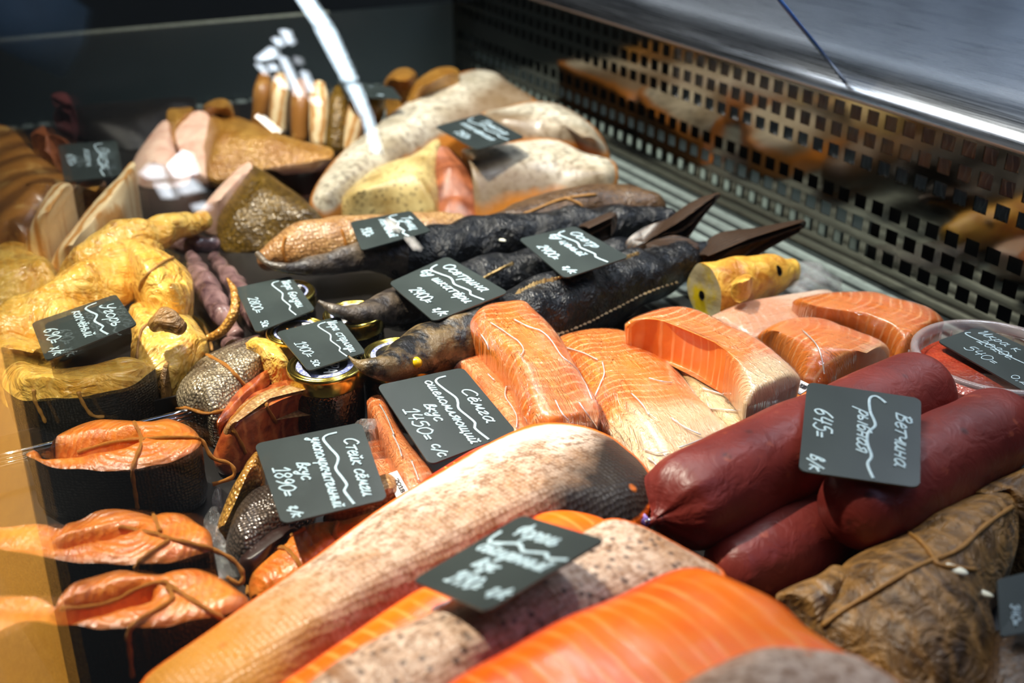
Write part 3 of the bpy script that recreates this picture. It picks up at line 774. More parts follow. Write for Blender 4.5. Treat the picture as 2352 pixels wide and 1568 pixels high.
# steel ledge with rounded lip
prof = [(WX+0.10, 0.18), (WX-0.002, 0.186), (WX-0.010, 0.188), (WX-0.0135, 0.191)]
for i in range(11):
    a = pi+(-pi/2)*i/10; prof.append((WX-0.0135+0.085+0.085*cos(a), 0.192+0.030*sin(a)))
prof += [(WX+0.12, 0.2222), (WX+0.5, 0.2222), (WX+1.3, 0.2222)]
V = []; F = []
for (x, z) in prof: V += [Vector((x, 0.2, z)), Vector((x, EY+0.35, z))]
for i in range(len(prof)-1): F.append((2*i, 2*i+1, 2*i+3, 2*i+2))
struct('trim_3', (V[8:], [tuple(i for i in f) for f in F if max(f) < len(V)-8]), 'ledge_steel', smooth=True, label='brushed steel ledge above the back panel')
struct('trim_4', (V[:10], F[:4]), 'ledge_lip', label='brownish underside of the ledge lip')
# end panel of the case and its polished edge
struct('wall_far', box((-0.20, EY, 0.0), (WX+0.3, EY+0.008, 0.134)), 'end_panel', label='dark grey end panel of the case')
V, F = box((-0.20, EY-0.001, 0.1335), (0.62, EY+0.009, 0.137))
struct('trim_5', (V, F), 'glass_edge', label='polished top edge of the end panel')
struct('wall_near', box((2.6, -1.5, -0.9), (2.65, 4.0, 2.4)), 'rear_wall', label='grey shop wall behind the counter')
struct('wall_beyond', box((-1.5, EY+1.2, -0.9), (3.5, EY+1.25, 2.5)), 'hall_dark', label='dark hall wall beyond the counter')
# front pane, leaning in towards the goods at the top
GX, GL = 0.034, R_(18)
def pane_x(z): return GX-(CAMH-z)*math.tan(GL)
gn = Vector((-cos(GL), 0, sin(GL)))
def mirror(p):
    d = (p-Vector((GX, 0, CAMH))).dot(gn); return p-2*d*gn
th = gn*(-0.005)
a = [Vector((pane_x(z), y, z)) for y, z in ((-0.4, -0.02), (EY, -0.02), (EY, 0.95), (-0.4, 0.95))]
V = a+[v+th for v in a]
struct('window_1', (V, [(3, 2, 1, 0), (4, 5, 6, 7), (0, 1, 5, 4), (1, 2, 6, 5), (2, 3, 7, 6), (3, 0, 4, 7)]), 'front_glass', label='leaning front glass pane of the counter')
# chrome rail between the trays at the left
def rail(a, b, r):
    return tube([a.lerp(b, i/6) for i in range(7)], r, 10)
tr = thing('tray_rail', 'shiny chrome rail on the deck behind the left salmon steaks', 'rail', P(220, 1000, 0.0))
for dz, dy, r in ((0.030, 0, 0.0022), (0.026, 10, 0.0016), (0.022, 19, 0.0016)):
    mk('rod', rail(P(-60, 1062+dy, dz), P(470, 934+dy, dz), r), 'chrome', tr)
mk('upstand', (lambda A, B: ([A, B, B+Vector((0, 0, .024)), A+Vector((0, 0, .024)), A+Vector((-.001, .002, 0)), B+Vector((-.001, .002, 0)), B+Vector((-.001, .002, .024)), A+Vector((-.001, .002, .024))], [(0, 1, 2, 3), (7, 6, 5, 4), (0, 3, 7, 4), (1, 5, 6, 2), (2, 6, 7, 3)]))(P(-60, 1078, 0), P(470, 952, 0)), 'tray_dark', tr, smooth=False)
# glass divider on the ledge with a blue edge
dv = thing('glass_divider', 'thin blue-edged glass divider standing on the steel ledge', 'divider', (0.875, 0.879, 0.2135))
def on_y(px, py, y):
    d = ray(px, py); return CAM+d*(y/d.y)
A = on_y(1955, 205, 0.885); B = on_y(1770, -26, 0.885)
up_ = (B-A)
mk('blue_edge', tube([A, A.lerp(B, 0.5), B], 0.0021, 8), 'blue_edge', dv)
C1 = A+Vector((0.5, 0, 0)); C2 = B+Vector((0.62, 0, 0)); t_ = Vector((0, 0.003, 0))
mk('glass_sheet', ([A, C1, C2, B, A+t_, C1+t_, C2+t_, B+t_], [(0, 1, 2, 3), (7, 6, 5, 4), (0, 4, 5, 1), (1, 5, 6, 2), (2, 6, 7, 3), (3, 7, 4, 0)]), 'divider_glass', dv, smooth=False)

# ------------------------------------------------------------------ things
OBJ = {}
def fish(key, name, label, cat, outline, z, spine, mat, group=None, part='body', top=None, lines=(), smat='string', film=None, **kw):
    """pillow-built thing; top/mat split into a cut face over a skin when `top` is given"""
    if top:
        tg, sg, base = pillow(outline, z, spine, split=True, **kw); parts = [tg, sg]
    else:
        g, base = pillow(outline, z, spine, **kw); parts = [g]
    has = bool(top or lines or film or kw.get('zz'))
    root = thing(name, label, cat, base, group)
    if top:
        mk('cut_face', tg, top, root); mk('skin', sg, mat, root)
    else: mk(part, parts[0], mat, root)
    t = bvh(*parts)
    if lines: strings(root, t, lines, mat=smat)
    if film:
        fg, _ = pillow(outline, z, spine, **dict(kw, grow=film, amp=kw.get('amp', 0.0015)))
        mk('plastic_wrap', fg, 'film', root)
    OBJ[key] = (root, t, parts)
    return root
def rod(key, name, label, cat, spine, mat, group=None, part='body', cutm=None, lines=(), smat='string', **kw):
    g, caps, base = loft(spine, **kw)
    root = thing(name, label, cat, base, group)
    mk(part, g, mat, root)
    for c in caps: mk('cut_face', c, cutm or mat, root)
    t = bvh(g, *caps)
    if lines: strings(root, t, lines, mat=smat)
    OBJ[key] = (root, t, [g]+caps)
    return root

# --- salmon steaks at the left
GS = 'tied smoked salmon steaks'
fish('st1', 'salmon_steak', 'round tied salmon steak on dark skin, farthest of three, before the chrome rail', 'steak',
     [(56,1041),(85,1033),(115,1030),(122,1013),(145,990),(186,973),(250,964),(310,967),(345,966),(390,962),(440,983),(462,1010),(450,1035),(390,1060),(300,1075),(220,1078),(130,1074),(100,1066),(75,1052)], 0.05,
     [(150,1035,.051),(300,1022,.054),(400,1012,.054)], 'black_skin', GS, top='steak_face', p=5, under=.05, amp=.0022, freq=55, soft=1,
     dents=[(130,1024,285,1010,.052,.017,.03)],
     lines=[[(178,1040),(248,1019),(322,1009),(413,1005),(450,1007)],[(308,970),(326,1011),(314,1048),(304,1081),(310,1127),(316,1168)],[(450,1007),(467,1015),(488,1052),(529,1065),(537,1094),(488,1112)]])
fish('st2', 'salmon_steak', 'tied salmon steak with a long belly flap, between the other two steaks', 'steak',
     [(8,1209),(62,1205),(103,1207),(124,1213),(145,1215),(153,1201),(186,1191),(231,1174),(281,1172),(331,1178),(351,1185),(368,1174),(413,1178),(446,1193),(477,1215),(490,1246),(483,1263),(446,1271),(393,1288),(351,1292),(289,1294),(223,1290),(174,1288),(120,1279),(62,1271),(0,1260),(-60,1252),(-50,1215)], 0.05,
     [(0,1235,.05),(130,1243,.05),(300,1238,.053),(420,1232,.054)], 'black_skin', GS, top='steak_face', p=5, under=.05, amp=.0022, freq=55, soft=1,
     dents=[(150,1238,300,1212,.052,.008,.016)],
     lines=[[(273,1211),(355,1226),(384,1236),(450,1251),(488,1262)],[(388,1242),(343,1271),(318,1292),(312,1312)],[(350,1178),(355,1189),(368,1222)],[(488,1262),(533,1284),(558,1317),(550,1341),(520,1325)]])
fish('st3', 'salmon_steak', 'tied salmon steak nearest the glass, its string hanging down the black skin', 'steak',
     [(-40,1378),(40,1370),(83,1373),(112,1385),(128,1393),(130,1376),(155,1350),(186,1333),(248,1317),(310,1313),(355,1320),(372,1325),(392,1313),(434,1305),(475,1312),(517,1333),(552,1362),(576,1380),(540,1402),(475,1419),(393,1432),(331,1441),(252,1447),(186,1438),(124,1432),(83,1425),(41,1430),(0,1450),(-60,1470)], 0.055,
     [(0,1405,.055),(120,1405,.055),(300,1385,.058),(470,1365,.059)], 'black_skin', GS, top='steak_face', p=5, under=.05, amp=.0022, freq=55, soft=1,
     dents=[(165,1398,310,1366,.056,.014,.028)],
     lines=[[(140,1399),(207,1395),(269,1379),(314,1354),(372,1337),(397,1350),(455,1387),(521,1428)],[(384,1350),(397,1375),(364,1399),(314,1428),(295,1457),(298,1498),(304,1556)]])
# --- tied chunks behind them
GC = 'tied smoked salmon chunks'
fish('mc1', 'salmon_chunk', 'tied salmon chunk in wrinkled silver skin with a dark red cut side', 'fish chunk',
     [(406,912),(412,885),(428,858),(464,822),(497,805),(544,790),(600,780),(640,800),(663,828),(640,845),(600,880),(564,921),(497,968),(464,951),(421,941)], 0.03,
     [(470,880,.05),(600,812,.055)], 'silver_skin', GC, part='skin', p=2.2, amp=.003, freq=40,
     lines=[[(474,815),(517,838),(547,868),(570,898),(566,915)],[(567,790),(597,808),(625,838),(632,850)],[(404,915),(401,938),(431,938),(474,951),(530,938),(568,912)]])
def add_part(key, name, mat, outline, z, spine, **kw):
    g, _ = pillow(outline, z, spine, **kw)
    return mk(name, g, mat, OBJ[key][0])
add_part('mc1', 'cut_face', 'steak_red', [(497,971),(515,940),(540,905),(570,885),(625,848),(622,872),(600,900),(564,921),(530,955)], .036, [(525,935,.040),(595,868,.045)], p=2.5, zb=.012, amp=.001)
add_part('mc1', 'belly_flap', 'yellow_smoked', [(566,792),(585,773),(612,776),(640,795),(663,828),(655,840),(625,832),(590,805)], .056, [(590,788,.062),(645,822,.062)], zb=.03, amp=.001)
fish('mc2', 'salmon_chunk', 'tied chunk of red salmon with a brown skin strip beside the front jar', 'fish chunk',
     [(490,1040),(510,997),(524,972),(554,931),(609,901),(657,888),(709,877),(746,886),(748,927),(731,962),(687,972),(635,997),(580,1038),(517,1064),(491,1057)], 0.014,
     [(560,958,.042),(700,897,.05)], 'steak_red', GC, part='flesh', p=2.4, amp=.002, freq=45,
     lines=[[(654,889),(617,916),(613,935),(635,972)],[(595,909),(554,942),(528,972),(547,1005),(565,1042)]])
add_part('mc2', 'skin', 'tan_skin', [(512,990),(524,970),(554,929),(609,899),(657,886),(709,875),(746,884),(746,902),(690,912),(640,924),(590,950),(545,985),(525,1000)], .034, [(545,968,.045),(620,915,.049),(720,889,.053)], thick=.006, amp=.001)
fish('mc3', 'fish_tail', 'flat golden tail piece under the left edge of the steak price card', 'fish tail',
     [(495,1230),(502,1190),(521,1145),(547,1101),(565,1064),(591,1036),(605,1072),(606,1123),(580,1132),(553,1156),(536,1195),(521,1230)], (0.006, .04),
     [(512,1210,.016),(560,1110,.038),(588,1055,.046)], 'gold_skin', None, zb=0.0, amp=.0015, freq=50)
fish('mc4', 'salmon_chunk', 'dark silvery chunk with a black skin end, under the steak price card', 'fish chunk',
     [(520,1262),(528,1212),(547,1164),(580,1132),(628,1122),(700,1118),(725,1180),(700,1225),(640,1265),(590,1300),(550,1302)], 0.018,
     [(565,1200,.038),(640,1150,.044)], 'grey_silver', GC, part='skin', p=2.4, amp=.002, freq=45)
add_part('mc4', 'cut_face', 'maroon_dark', [(546,1300),(565,1262),(602,1232),(660,1212),(690,1218),(650,1255),(605,1302),(570,1312)], .022, [(575,1280,.03),(650,1230,.036)], zb=.006, amp=.001)
fish('mc6', 'salmon_chunk', 'golden-skinned chunk peeping out at the right of the steak price card', 'fish chunk',
     [(740,1190),(790,1150),(850,1105),(892,1090),(917,1108),(930,1140),(918,1160),(850,1184),(780,1200)], 0.03,
     [(800,1160,.044),(890,1120,.048)], 'tan_skin', GC, part='skin', p=2.2, amp=.002, freq=45)
fish('mc5', 'salmon_steak', 'upright orange salmon steak knotted with string, half behind the big pale trout side', 'steak',
     [(575,1372),(574,1335),(598,1290),(640,1250),(690,1216),(745,1200),(800,1200),(870,1178),(930,1150),(930,1190),(850,1250),(760,1320),(680,1380),(600,1400)], (0.012, .036),
     [(645,1308,.030),(740,1240,.040),(830,1200,.043)], 'black_skin', GS, top='steak_face', p=3, amp=.002, freq=50, under=.03,
     lines=[[(570,1365),(572,1325),(590,1295),(625,1262),(650,1243),(700,1213)],[(625,1262),(650,1258),(668,1270),(690,1300),(700,1330)],[(775,1200),(768,1225),(785,1243),(830,1215),(850,1205)]])
# --- yellow smoked pieces, left
GY = 'yellow smoked fish pieces'
fish('y1', 'smoked_fish_piece', 'domed yellow smoked piece at the far left behind the eel price card', 'smoked fish',
     [(-60,590),(0,566),(45,560),(85,575),(115,604),(142,645),(152,672),(100,684),(40,690),(-60,695)], 0.03, [(0,592,.056),(80,592,.060)], 'yellow_smoked', GY, amp=.004, freq=30)
rod('y2', 'smoked_fish_piece', 'twisted yellow strip stretching back towards the dark purple fish', 'smoked fish',
    [(150,640,.045,.012),(210,605,.06,.02),(280,560,.07,.022),(350,538,.07,.018),(420,518,.065,.013),(470,505,.06,.008)], 'yellow_smoked', GY, amp=.003, freq=45)
rod('y5', 'smoked_fish_piece', 'long curled yellow smoked piece that the eel price card leans on', 'smoked fish',
    [(-30,800,.025,.030),(60,765,.035,.034),(150,715,.042,.034),(230,665,.05,.03),(290,615,.055,.025),(325,565,.06,.02)], 'yellow_smoked', GY, amp=.004, freq=35)
fish('y3', 'smoked_fish_piece', 'plump pale yellow knob pinched in two by a string', 'smoked fish',
     [(286,600),(290,572),(308,556),(335,560),(362,578),(390,590),(412,603),(433,622),(444,652),(434,686),(408,709),(371,706),(338,692),(316,669),(297,636)], 0.058,
     [(318,590,.092),(345,620,.082),(385,645,.083),(400,655,.082)], 'yellow_smoked', GY, amp=.002, freq=40, zb=.03,
     dents=[(330,660,395,600,.09,.012,.010)], lines=[[(398,592),(372,604),(340,630),(322,655),(322,672)]], smat='string_tan')
fish('y4', 'smoked_fish_piece', 'lumpy yellow-brown piece tied with string right of the eel price card', 'smoked fish',
     [(298,710),(320,692),(360,700),(410,712),(450,738),(474,780),(446,822),(390,848),(330,852),(300,822),(303,765)], 0.04,
     [(340,752,.060),(420,752,.060)], 'yellow_smoked', GY, amp=.005, freq=38, lines=[[(362,735),(330,752),(318,790),(315,828)],[(425,712),(462,742),(480,775),(487,805)]], smat='string_tan')
mk('dark_bone', loft([(355,742,.078,.006),(385,735,.08,.010),(412,752,.076,.006)], amp=.002, freq=80)[0], 'dried_brown', OBJ['y4'][0])
fish('y6', 'smoked_fish_piece', 'long yellow piece on black skin at the front, behind the chrome rail', 'smoked fish',
     [(5,855),(40,828),(90,838),(150,852),(200,842),(270,824),(335,830),(358,848),(335,866),(280,892),(220,908),(140,917),(60,918),(15,900)], 0.05,
     [(70,870,.068),(180,872,.066),(310,848,.062)], 'black_skin', GY, top='yellow_smoked', p=2, amp=.004, freq=34, lines=[[(78,895),(80,920),(95,950),(105,972)],[(180,900),(190,925),(212,955),(240,958)]], smat='string_tan')
fish('y7', 'smoked_fish_piece', 'small yellow lump at the lower left corner of the eel price card', 'smoked fish',
     [(-20,785),(40,772),(100,790),(118,822),(70,834),(-20,836)], 0.04, [(20,805,.064),(80,808,.062)], 'yellow_smoked', GY, amp=.003, freq=40)
fish('d1', 'fish_tail', 'dark dried tail standing behind the silver salmon chunk', 'fish tail',
     [(348,905),(360,850),(385,800),(400,832),(398,880),(392,930),(370,960)], (.0, .04), [(372,930,.018),(384,840,.045)], 'dried_brown', None, amp=.002)
# --- dark purple fish strips
for i, (a, lab) in enumerate([([(440,590,.035,.006),(470,650,.035,.012),(508,715,.03,.011),(540,770,.025,.006)], 'dark purple dried strip lying nearest the yellow knob'),
         ([(492,590,.03,.007),(545,660,.03,.011),(585,725,.028,.010),(612,765,.022,.006)], 'dark purple dried strip lying beside the upper jar price card'),
         ([(395,560,.03,.006),(440,560,.035,.011),(490,560,.03,.008)], 'short dark purple strip under the twisted yellow piece'),
         ([(520,790,.02,.006),(570,800,.022,.012),(620,800,.02,.010)], 'dark purple strip touching the silver salmon chunk')]):
    rod('pp%d' % i, 'dried_fish_strip', lab, 'dried fish', a, 'purple_dark', 'dark dried fish strips', amp=.002, freq=60)
rod('curl', 'fish_tail', 'thin curved tail curling up beside the upper jar price card', 'fish tail',
    [(470,780,.03,.003),(510,760,.04,.0045),(538,715,.055,.005),(538,670,.065,.004),(522,640,.07,.0015)], 'gold_skin', None, amp=.0005)

# --- caviar jars
JR, JH = 0.0345, 0.060
def jar(px, py, label, JR=0.0283):
    letters = True; rot = None
    c = P(px, py, JH); root = thing('caviar_jar', label, 'jar', (c.x, c.y, 0), 'gold-lidded caviar jars')
    mk('glass_body', lathe([(.0, .0005), (JR*.86, .0005), (JR*.93, .004), (JR*.95, .012), (JR*.95, .038), (JR*.9, .044), (JR*.86, .048)], (c.x, c.y, 0)), 'jar_glass', root)
    mk('lid', lathe([(JR*.97, .0445), (JR, .046), (JR*1.0, .0560), (JR*.985, .0585), (JR*.95, .0600), (JR*.90, .0598), (JR*.875, .0588), (JR*.84, .0590), (JR*.82, .0597), (JR*.79, .0597), (JR*.77, .0588), (0, .0588)], (c.x, c.y, 0), 72), 'gold_lid', root)
    mk('lid_label', lathe([(JR*.74, .0589), (JR*.735, .0592), (0, .0592)], (c.x, c.y, 0)), 'lid_label', root)
    e = (Vector((c.x, c.y, 0))-Vector((0, 0, 0))).normalized() if rot is None else rot
    class pl:
        n = Vector((0, 0, 1))
        def __call__(s, u, v):
            a = R_(-118); ex = Vector((cos(a), sin(a), 0)); ey = Vector((-sin(a), cos(a), 0))
            return Vector((c.x, c.y, 0.0593))+ex*u+ey*v
    if letters:
        st = text_strokes('ИКРА', -.0155, .002, .0155, .0062, 0.0)
        mk('print', ribbon(st, pl(), .0016), 'print_white', root)
        mk('emblem', ribbon([[(-.006, -.003), (-.002, -.006), (.003, -.004), (.007, -.007)], [(-.003, -.010), (.001, -.008), (.005, -.011)]], pl(), .0014), 'print_gold', root)
    OBJ['jar%d' % px] = (root, (c.x, c.y, JR), None)
jar(746, 834, 'front caviar jar with the sterlet price card on its lid', 0.0322)
jar(914, 809, 'caviar jar whose dark lid label reads ИКРА beside the sturgeon snout', 0.0312)
jar(684, 757, 'caviar jar half covered by both small price cards')
jar(812, 717, 'caviar jar under the grey sturgeon snout')
jar(656, 668, 'rear caviar jar with the beluga price card on its lid')

# --- sturgeons
def scutes(key, lines, size, name):
    root, t, parts = OBJ[key]; V = []; F = []
    for l in lines:
        q = resample(catmull([Vector((a, b, 0)) for a, b in l], 6), max(6, int(len(l)*5)), False)
        pts = []
        for v in q:
            h = t.ray_cast(CAM, ray(v.x, v.y))
            if h[0] is not None: pts.append((h[0], h[1]))
        for i in range(1, len(pts)-1):
            c, nn = pts[i]; d = (pts[i+1][0]-pts[i-1][0]).normalized(); sd = nn.cross(d).normalized(); s = size*(0.8+0.4*random.random())
            o = len(V)
            V += [c-d*s-nn*.0008, c+sd*s*.45-nn*.0008, c+d*s*0.9-nn*.0008, c-sd*s*.45-nn*.0008, c+d*s*.15+nn*s*.55]
            F += [(o, o+1, o+4), (o+1, o+2, o+4), (o+2, o+3, o+4), (o+3, o, o+4), (o+3, o+2, o+1, o)]
    if V: mk(name, (V, F), 'scute', root, smooth=False)
def sturgeon(key, label, head, body, headmat, lines_d=(), lines_l=(), eye=None):
    gh, ch, base = loft(head, cap1='flat', amp=.0015, freq=50, flat=.8)
    gb, cb, base2 = loft(body, amp=.003, freq=38, m=90)
    root = thing('smoked_sturgeon', label, 'sturgeon', base2, 'whole smoked sturgeons')
    mk('head', gh, headmat, root); mk('body', gb, 'sturgeon', root)
    OBJ[key] = (root, bvh(gh, gb), [gh, gb])
    if lines_d: scutes(key, lines_d, .006, 'back_scutes')
    if lines_l: scutes(key, lines_l, .0042, 'side_scutes')
    if eye:
        h = OBJ[key][1].ray_cast(CAM, ray(*eye)); c = h[0] if h[0] is not None else P(eye[0], eye[1], .05)
        e = mk('eye', lathe([(.0001, .0052), (.003, .0043), (.005, .001), (.005, -.003)], tuple(root.location), 16), 'eye_yellow', root)
        nn = h[1] if h[1] is not None else Vector((0, 0, 1))
        e.location = c-Vector(root.location)-nn*.001; e.rotation_euler = nn.to_track_quat('Z', 'Y').to_euler()
    return root
sturgeon('sg3', 'rear sturgeon with a long thin grey snout under the tuna price card',
    [(592,583,.085,.002),(622,608,.08,.004),(690,617,.072,.008),(765,605,.066,.013),(850,590,.06,.018),(930,592,.055,.024)],
    [(915,592,.055,.023),(980,585,.052,.028),(1060,566,.05,.029),(1180,552,.048,.030),(1300,537,.046,.028),(1430,520,.046,.023),(1540,505,.05,.014)], 'sturgeon_head_grey')
sturgeon('sg2', 'middle sturgeon whose grey snout lies over a jar, mostly under price cards',
    [(735,693,.078,.002),(775,716,.072,.005),(830,726,.062,.011),(880,718,.052,.018),(930,706,.046,.023)],
    [(915,710,.045,.022),(1000,688,.04,.026),(1100,658,.034,.028),(1200,632,.034,.027),(1330,598,.032,.022),(1430,578,.032,.016),(1490,562,.034,.010)], 'sturgeon_head_grey',
    lines_d=[[(1110,640),(1150,618),(1180,604)]])
sturgeon('sg1', 'front black sturgeon with mottled head, yellow eye and ridged back',
    [(803,820,.075,.002),(825,838,.072,.004),(870,848,.068,.010),(920,836,.06,.017),(980,812,.053,.024),(1060,782,.05,.028),(1110,765,.048,.029)],
    [(1090,772,.046,.028),(1180,742,.044,.032),(1280,708,.042,.034),(1380,670,.04,.033),(1480,632,.04,.028),(1560,602,.042,.02),(1620,578,.045,.012)], 'sturgeon_head',
    lines_d=[[(1184,675),(1236,650),(1288,637),(1343,611),(1384,600),(1419,597),(1470,580)]], lines_l=[[(1270,770),(1310,757),(1357,737),(1425,702),(1494,668),(1563,645)]], eye=(958,833))
def fin(key, name, mat, outline, z, spine, **kw):
    g, _ = pillow(outline, z, spine, **dict(dict(thick=.004, p=2, amp=.0008, under=.05), **kw)); mk(name, g, mat, OBJ[key][0])
fin('sg1', 'tail_fin', 'fin_dark', [(1585,602),(1632,545),(1684,528),(1735,523),(1804,510),(1842,504),(1852,514),(1797,534),(1735,561),(1701,585),(1632,610)], (.035, .075), [(1620,590,.055),(1720,548,.068),(1840,510,.076)])
fin('sg3', 'tail_fin', 'fin_dark', [(1436,558),(1477,523),(1532,503),(1556,485),(1598,458),(1646,442),(1655,447),(1608,475),(1580,506),(1560,534),(1532,546),(1460,600)], (.03, .09), [(1480,555,.05),(1560,510,.075),(1645,447,.09)])
fin('sg3', 'back_fin', 'fin_dark', [(1328,522),(1363,503),(1405,487),(1418,497),(1410,527),(1370,540)], (.065, .085), [(1350,525,.078),(1405,500,.086)])
fin('sg2', 'tail_fin', 'fin_dark', [(1490,556),(1550,540),(1605,562),(1585,590),(1540,592),(1490,575)], (.05, .065), [(1520,566,.062),(1575,570,.06)])
# --- yellow fish head
rod('yh', 'smoked_fish_end', 'golden fish head cut off behind the gills, by the wall end of the front sturgeon', 'fish head',
    [(1618,672,.034,.027,.029),(1665,660,.034,.028,.029),(1720,645,.033,.025,.027),(1775,632,.032,.020,.022),(1815,624,.03,.012,.014)], 'yellow_head', None, part='head', cutm='head_cut', cap0='flat', amp=.0015, freq=50)
for nm, px, py, r1, m_ in (('eye', 1790, 621, .0065, 'eye_black'), ('backbone', 1612, 678, .006, 'eye_black')):
    h = OBJ['yh'][1].ray_cast(CAM, ray(px, py))
    if h[0] is not None:
        e = mk(nm, lathe([(.0001, .0012), (r1*.6, .001), (r1, -.001)], tuple(OBJ["yh"][0].location), 18), m_, OBJ['yh'][0])
        e.location = h[0]-Vector(OBJ['yh'][0].location); e.rotation_euler = h[1].to_track_quat('Z', 'Y').to_euler()
add_part('yh', 'gill_fin', 'yellow_head', [(1680,655),(1690,640),(1712,632),(1730,640),(1722,658),(1700,664)], .058, [(1695,652,.066),(1720,642,.067)], zb=.045, amp=.001)
# --- vacuum-packed salmon
GP = 'vacuum-packed salmon pieces'
fish('p8', 'salmon_pack', 'pink packed salmon strip running under the right edge of the salmon price card', 'packed salmon',
     [(1036,838),(1069,815),(1115,807),(1140,820),(1170,855),(1192,900),(1207,945),(1222,985),(1184,1000),(1150,955),(1107,900),(1067,852)], .044, [(1085,830,.050),(1150,890,.05),(1190,960,.048)], 'salmon_pink', GP, part='fillet', p=4, amp=.001, film=.0008)
fish('p9', 'salmon_pack', 'narrow packed salmon strip left of the salmon price card', 'packed salmon',
     [(842,920),(872,907),(889,931),(911,975),(941,1020),(974,1060),(1000,1094),(980,1115),(942,1136),(924,1101),(902,1057),(879,1009),(857,961)], .040, [(868,930,.047),(925,1030,.047),(965,1110,.045)], 'salmon_pink', GP, part='fillet', p=3, amp=.001, film=.0008)
fish('p11', 'salmon_pack', 'small pink packed piece peeping between the two large price cards', 'packed salmon',
     [(838,1022),(870,1012),(895,1035),(915,1075),(938,1120),(930,1145),(880,1120),(850,1080)], .022, [(870,1050,.027),(910,1115,.027)], 'salmon_pink', GP, part='fillet', p=3, amp=.001, film=.0008)
fish('p4', 'salmon_pack', 'pale flat packed piece at the back of the salmon, in front of the fish head', 'packed salmon',
     [(1630,728),(1700,698),(1780,680),(1850,670),(1905,666),(1925,690),(1930,730),(1840,745),(1780,760),(1740,775),(1700,765),(1655,740)], .032, [(1700,730,.037),(1880,695,.037)], 'salmon_pale', GP, part='fillet', p=4, amp=.001, film=.0008)
fish('p7', 'salmon_pack', 'orange packed piece lying lowest, under the two back salmon packs', 'packed salmon',
     [(1800,905),(1840,870),(1900,870),(1960,850),(2030,815),(2085,808),(2118,830),(2080,860),(1960,905),(1860,960),(1800,960)], .024, [(1870,910,.03),(2060,835,.03)], 'salmon', GP, part='fillet', p=3, amp=.001, film=.0008)
fish('p5', 'salmon_pack', 'curved packed salmon piece beside the plastic tub', 'packed salmon',
     [(1818,694),(1861,680),(1914,672),(2007,669),(2057,685),(2129,703),(2168,734),(2161,752),(2120,806),(2086,820),(2066,826),(2052,814),(2035,789),(2010,776),(1971,757),(1914,741),(1861,727)], (.036, .046), [(1870,702,.054),(1990,715,.058),(2090,755,.056)], 'salmon', GP, part='fillet', p=3, amp=.001, film=.0008, zb=.022)
fish('p6', 'salmon_pack', 'packed salmon wedge with a white stripe, in front of the curved piece', 'packed salmon',
     [(1738,771),(1789,743),(1843,731),(1900,733),(1950,756),(2004,778),(2040,800),(2040,816),(2004,834),(1950,858),(1905,877),(1871,875),(1843,866),(1830,850),(1807,821),(1771,789)], (.040, .046), [(1800,765,.058),(1900,785,.064),(1990,810,.06)], 'salmon_white', GP, part='fillet', p=3, amp=.001, film=.0008, zb=.02)
fish('p10', 'salmon_pack', 'cream-coloured packed belly piece under the tilted salmon block', 'packed salmon',
     [(1455,771),(1497,766),(1536,775),(1574,803),(1612,840),(1651,882),(1695,925),(1725,940),(1815,895),(1823,913),(1803,945),(1746,982),(1685,1010),(1640,960),(1590,910),(1555,865),(1500,812)], .034, [(1520,795,.043),(1620,890,.043),(1720,965,.043)], 'salmon_cream', GP, part='fillet', p=3, amp=.0015, film=.001)
fish('p2', 'salmon_pack', 'largest packed salmon fillet with pale fatty end beside the front sausage', 'packed salmon',
     [(1280,778),(1333,759),(1383,755),(1432,759),(1465,773),(1497,798),(1536,825),(1563,859),(1597,905),(1643,951),(1684,997),(1651,1030),(1574,1076),(1513,1110),(1490,1085),(1452,1050),(1413,1010),(1375,966),(1350,913),(1325,867),(1300,821)], .040, [(1375,790,.056),(1440,860,.06),(1510,960,.058),(1570,1050,.05)], 'salmon_white', GP, part='fillet', p=2.6, amp=.0015, film=.001)
fish('p1', 'salmon_pack', 'glossy packed salmon block lying slantwise on the others, next to the salmon price card', 'packed salmon',
     [(1079,742),(1110,706),(1199,689),(1216,701),(1253,737),(1285,775),(1310,821),(1340,874),(1365,913),(1375,960),(1330,985),(1270,1000),(1222,985),(1199,943),(1184,897),(1161,851),(1126,805),(1092,766)], (.052, .078), [(1150,728,.086),(1230,830,.081),(1290,950,.066)], 'salmon', GP, part='fillet', p=4, amp=.001, film=.001, zb=.03)
fish('p3', 'salmon_pack', 'tilted packed salmon block with a white end, lying across the cream piece', 'packed salmon',
     [(1432,750),(1459,733),(1517,713),(1566,707),(1605,713),(1643,732),(1697,762),(1746,786),(1785,813),(1838,866),(1825,885),(1720,934),(1704,915),(1685,872),(1651,829),(1612,798),(1555,770),(1497,755)], (.066, .074), [(1520,735,.082),(1640,785,.086),(1760,870,.079)], 'salmon_white', GP, part='fillet', p=4, amp=.001, film=.001, zb=.045)
def label_on(px, z, lab, txt):
    k = Card(px, z); c = sum(k.c, Vector())/4; V = k.c+[q-k.n*.0008 for q in k.c]
    r = thing('date_label', lab, 'label', c, 'small white date labels')
    mk('paper', (V, [(3, 2, 1, 0), (4, 5, 6, 7), (0, 1, 5, 4), (1, 2, 6, 5), (2, 3, 7, 6), (3, 0, 4, 7)]), 'label_white', r, smooth=False)
    mk('print', ribbon(text_strokes(txt, .3, .45, .9, .2, 0), k, .0007), 'print_dark', r)
label_on([(1812,893),(1838,872),(1868,886),(1838,905)], [.052, .052, .052, .052], 'white date label under the tip of the tilted salmon block', '2018')
label_on([(886,1090),(912,1080),(940,1130),(914,1148)], [.042, .042, .042, .042], 'white date label beside the narrow salmon strip', '2018')
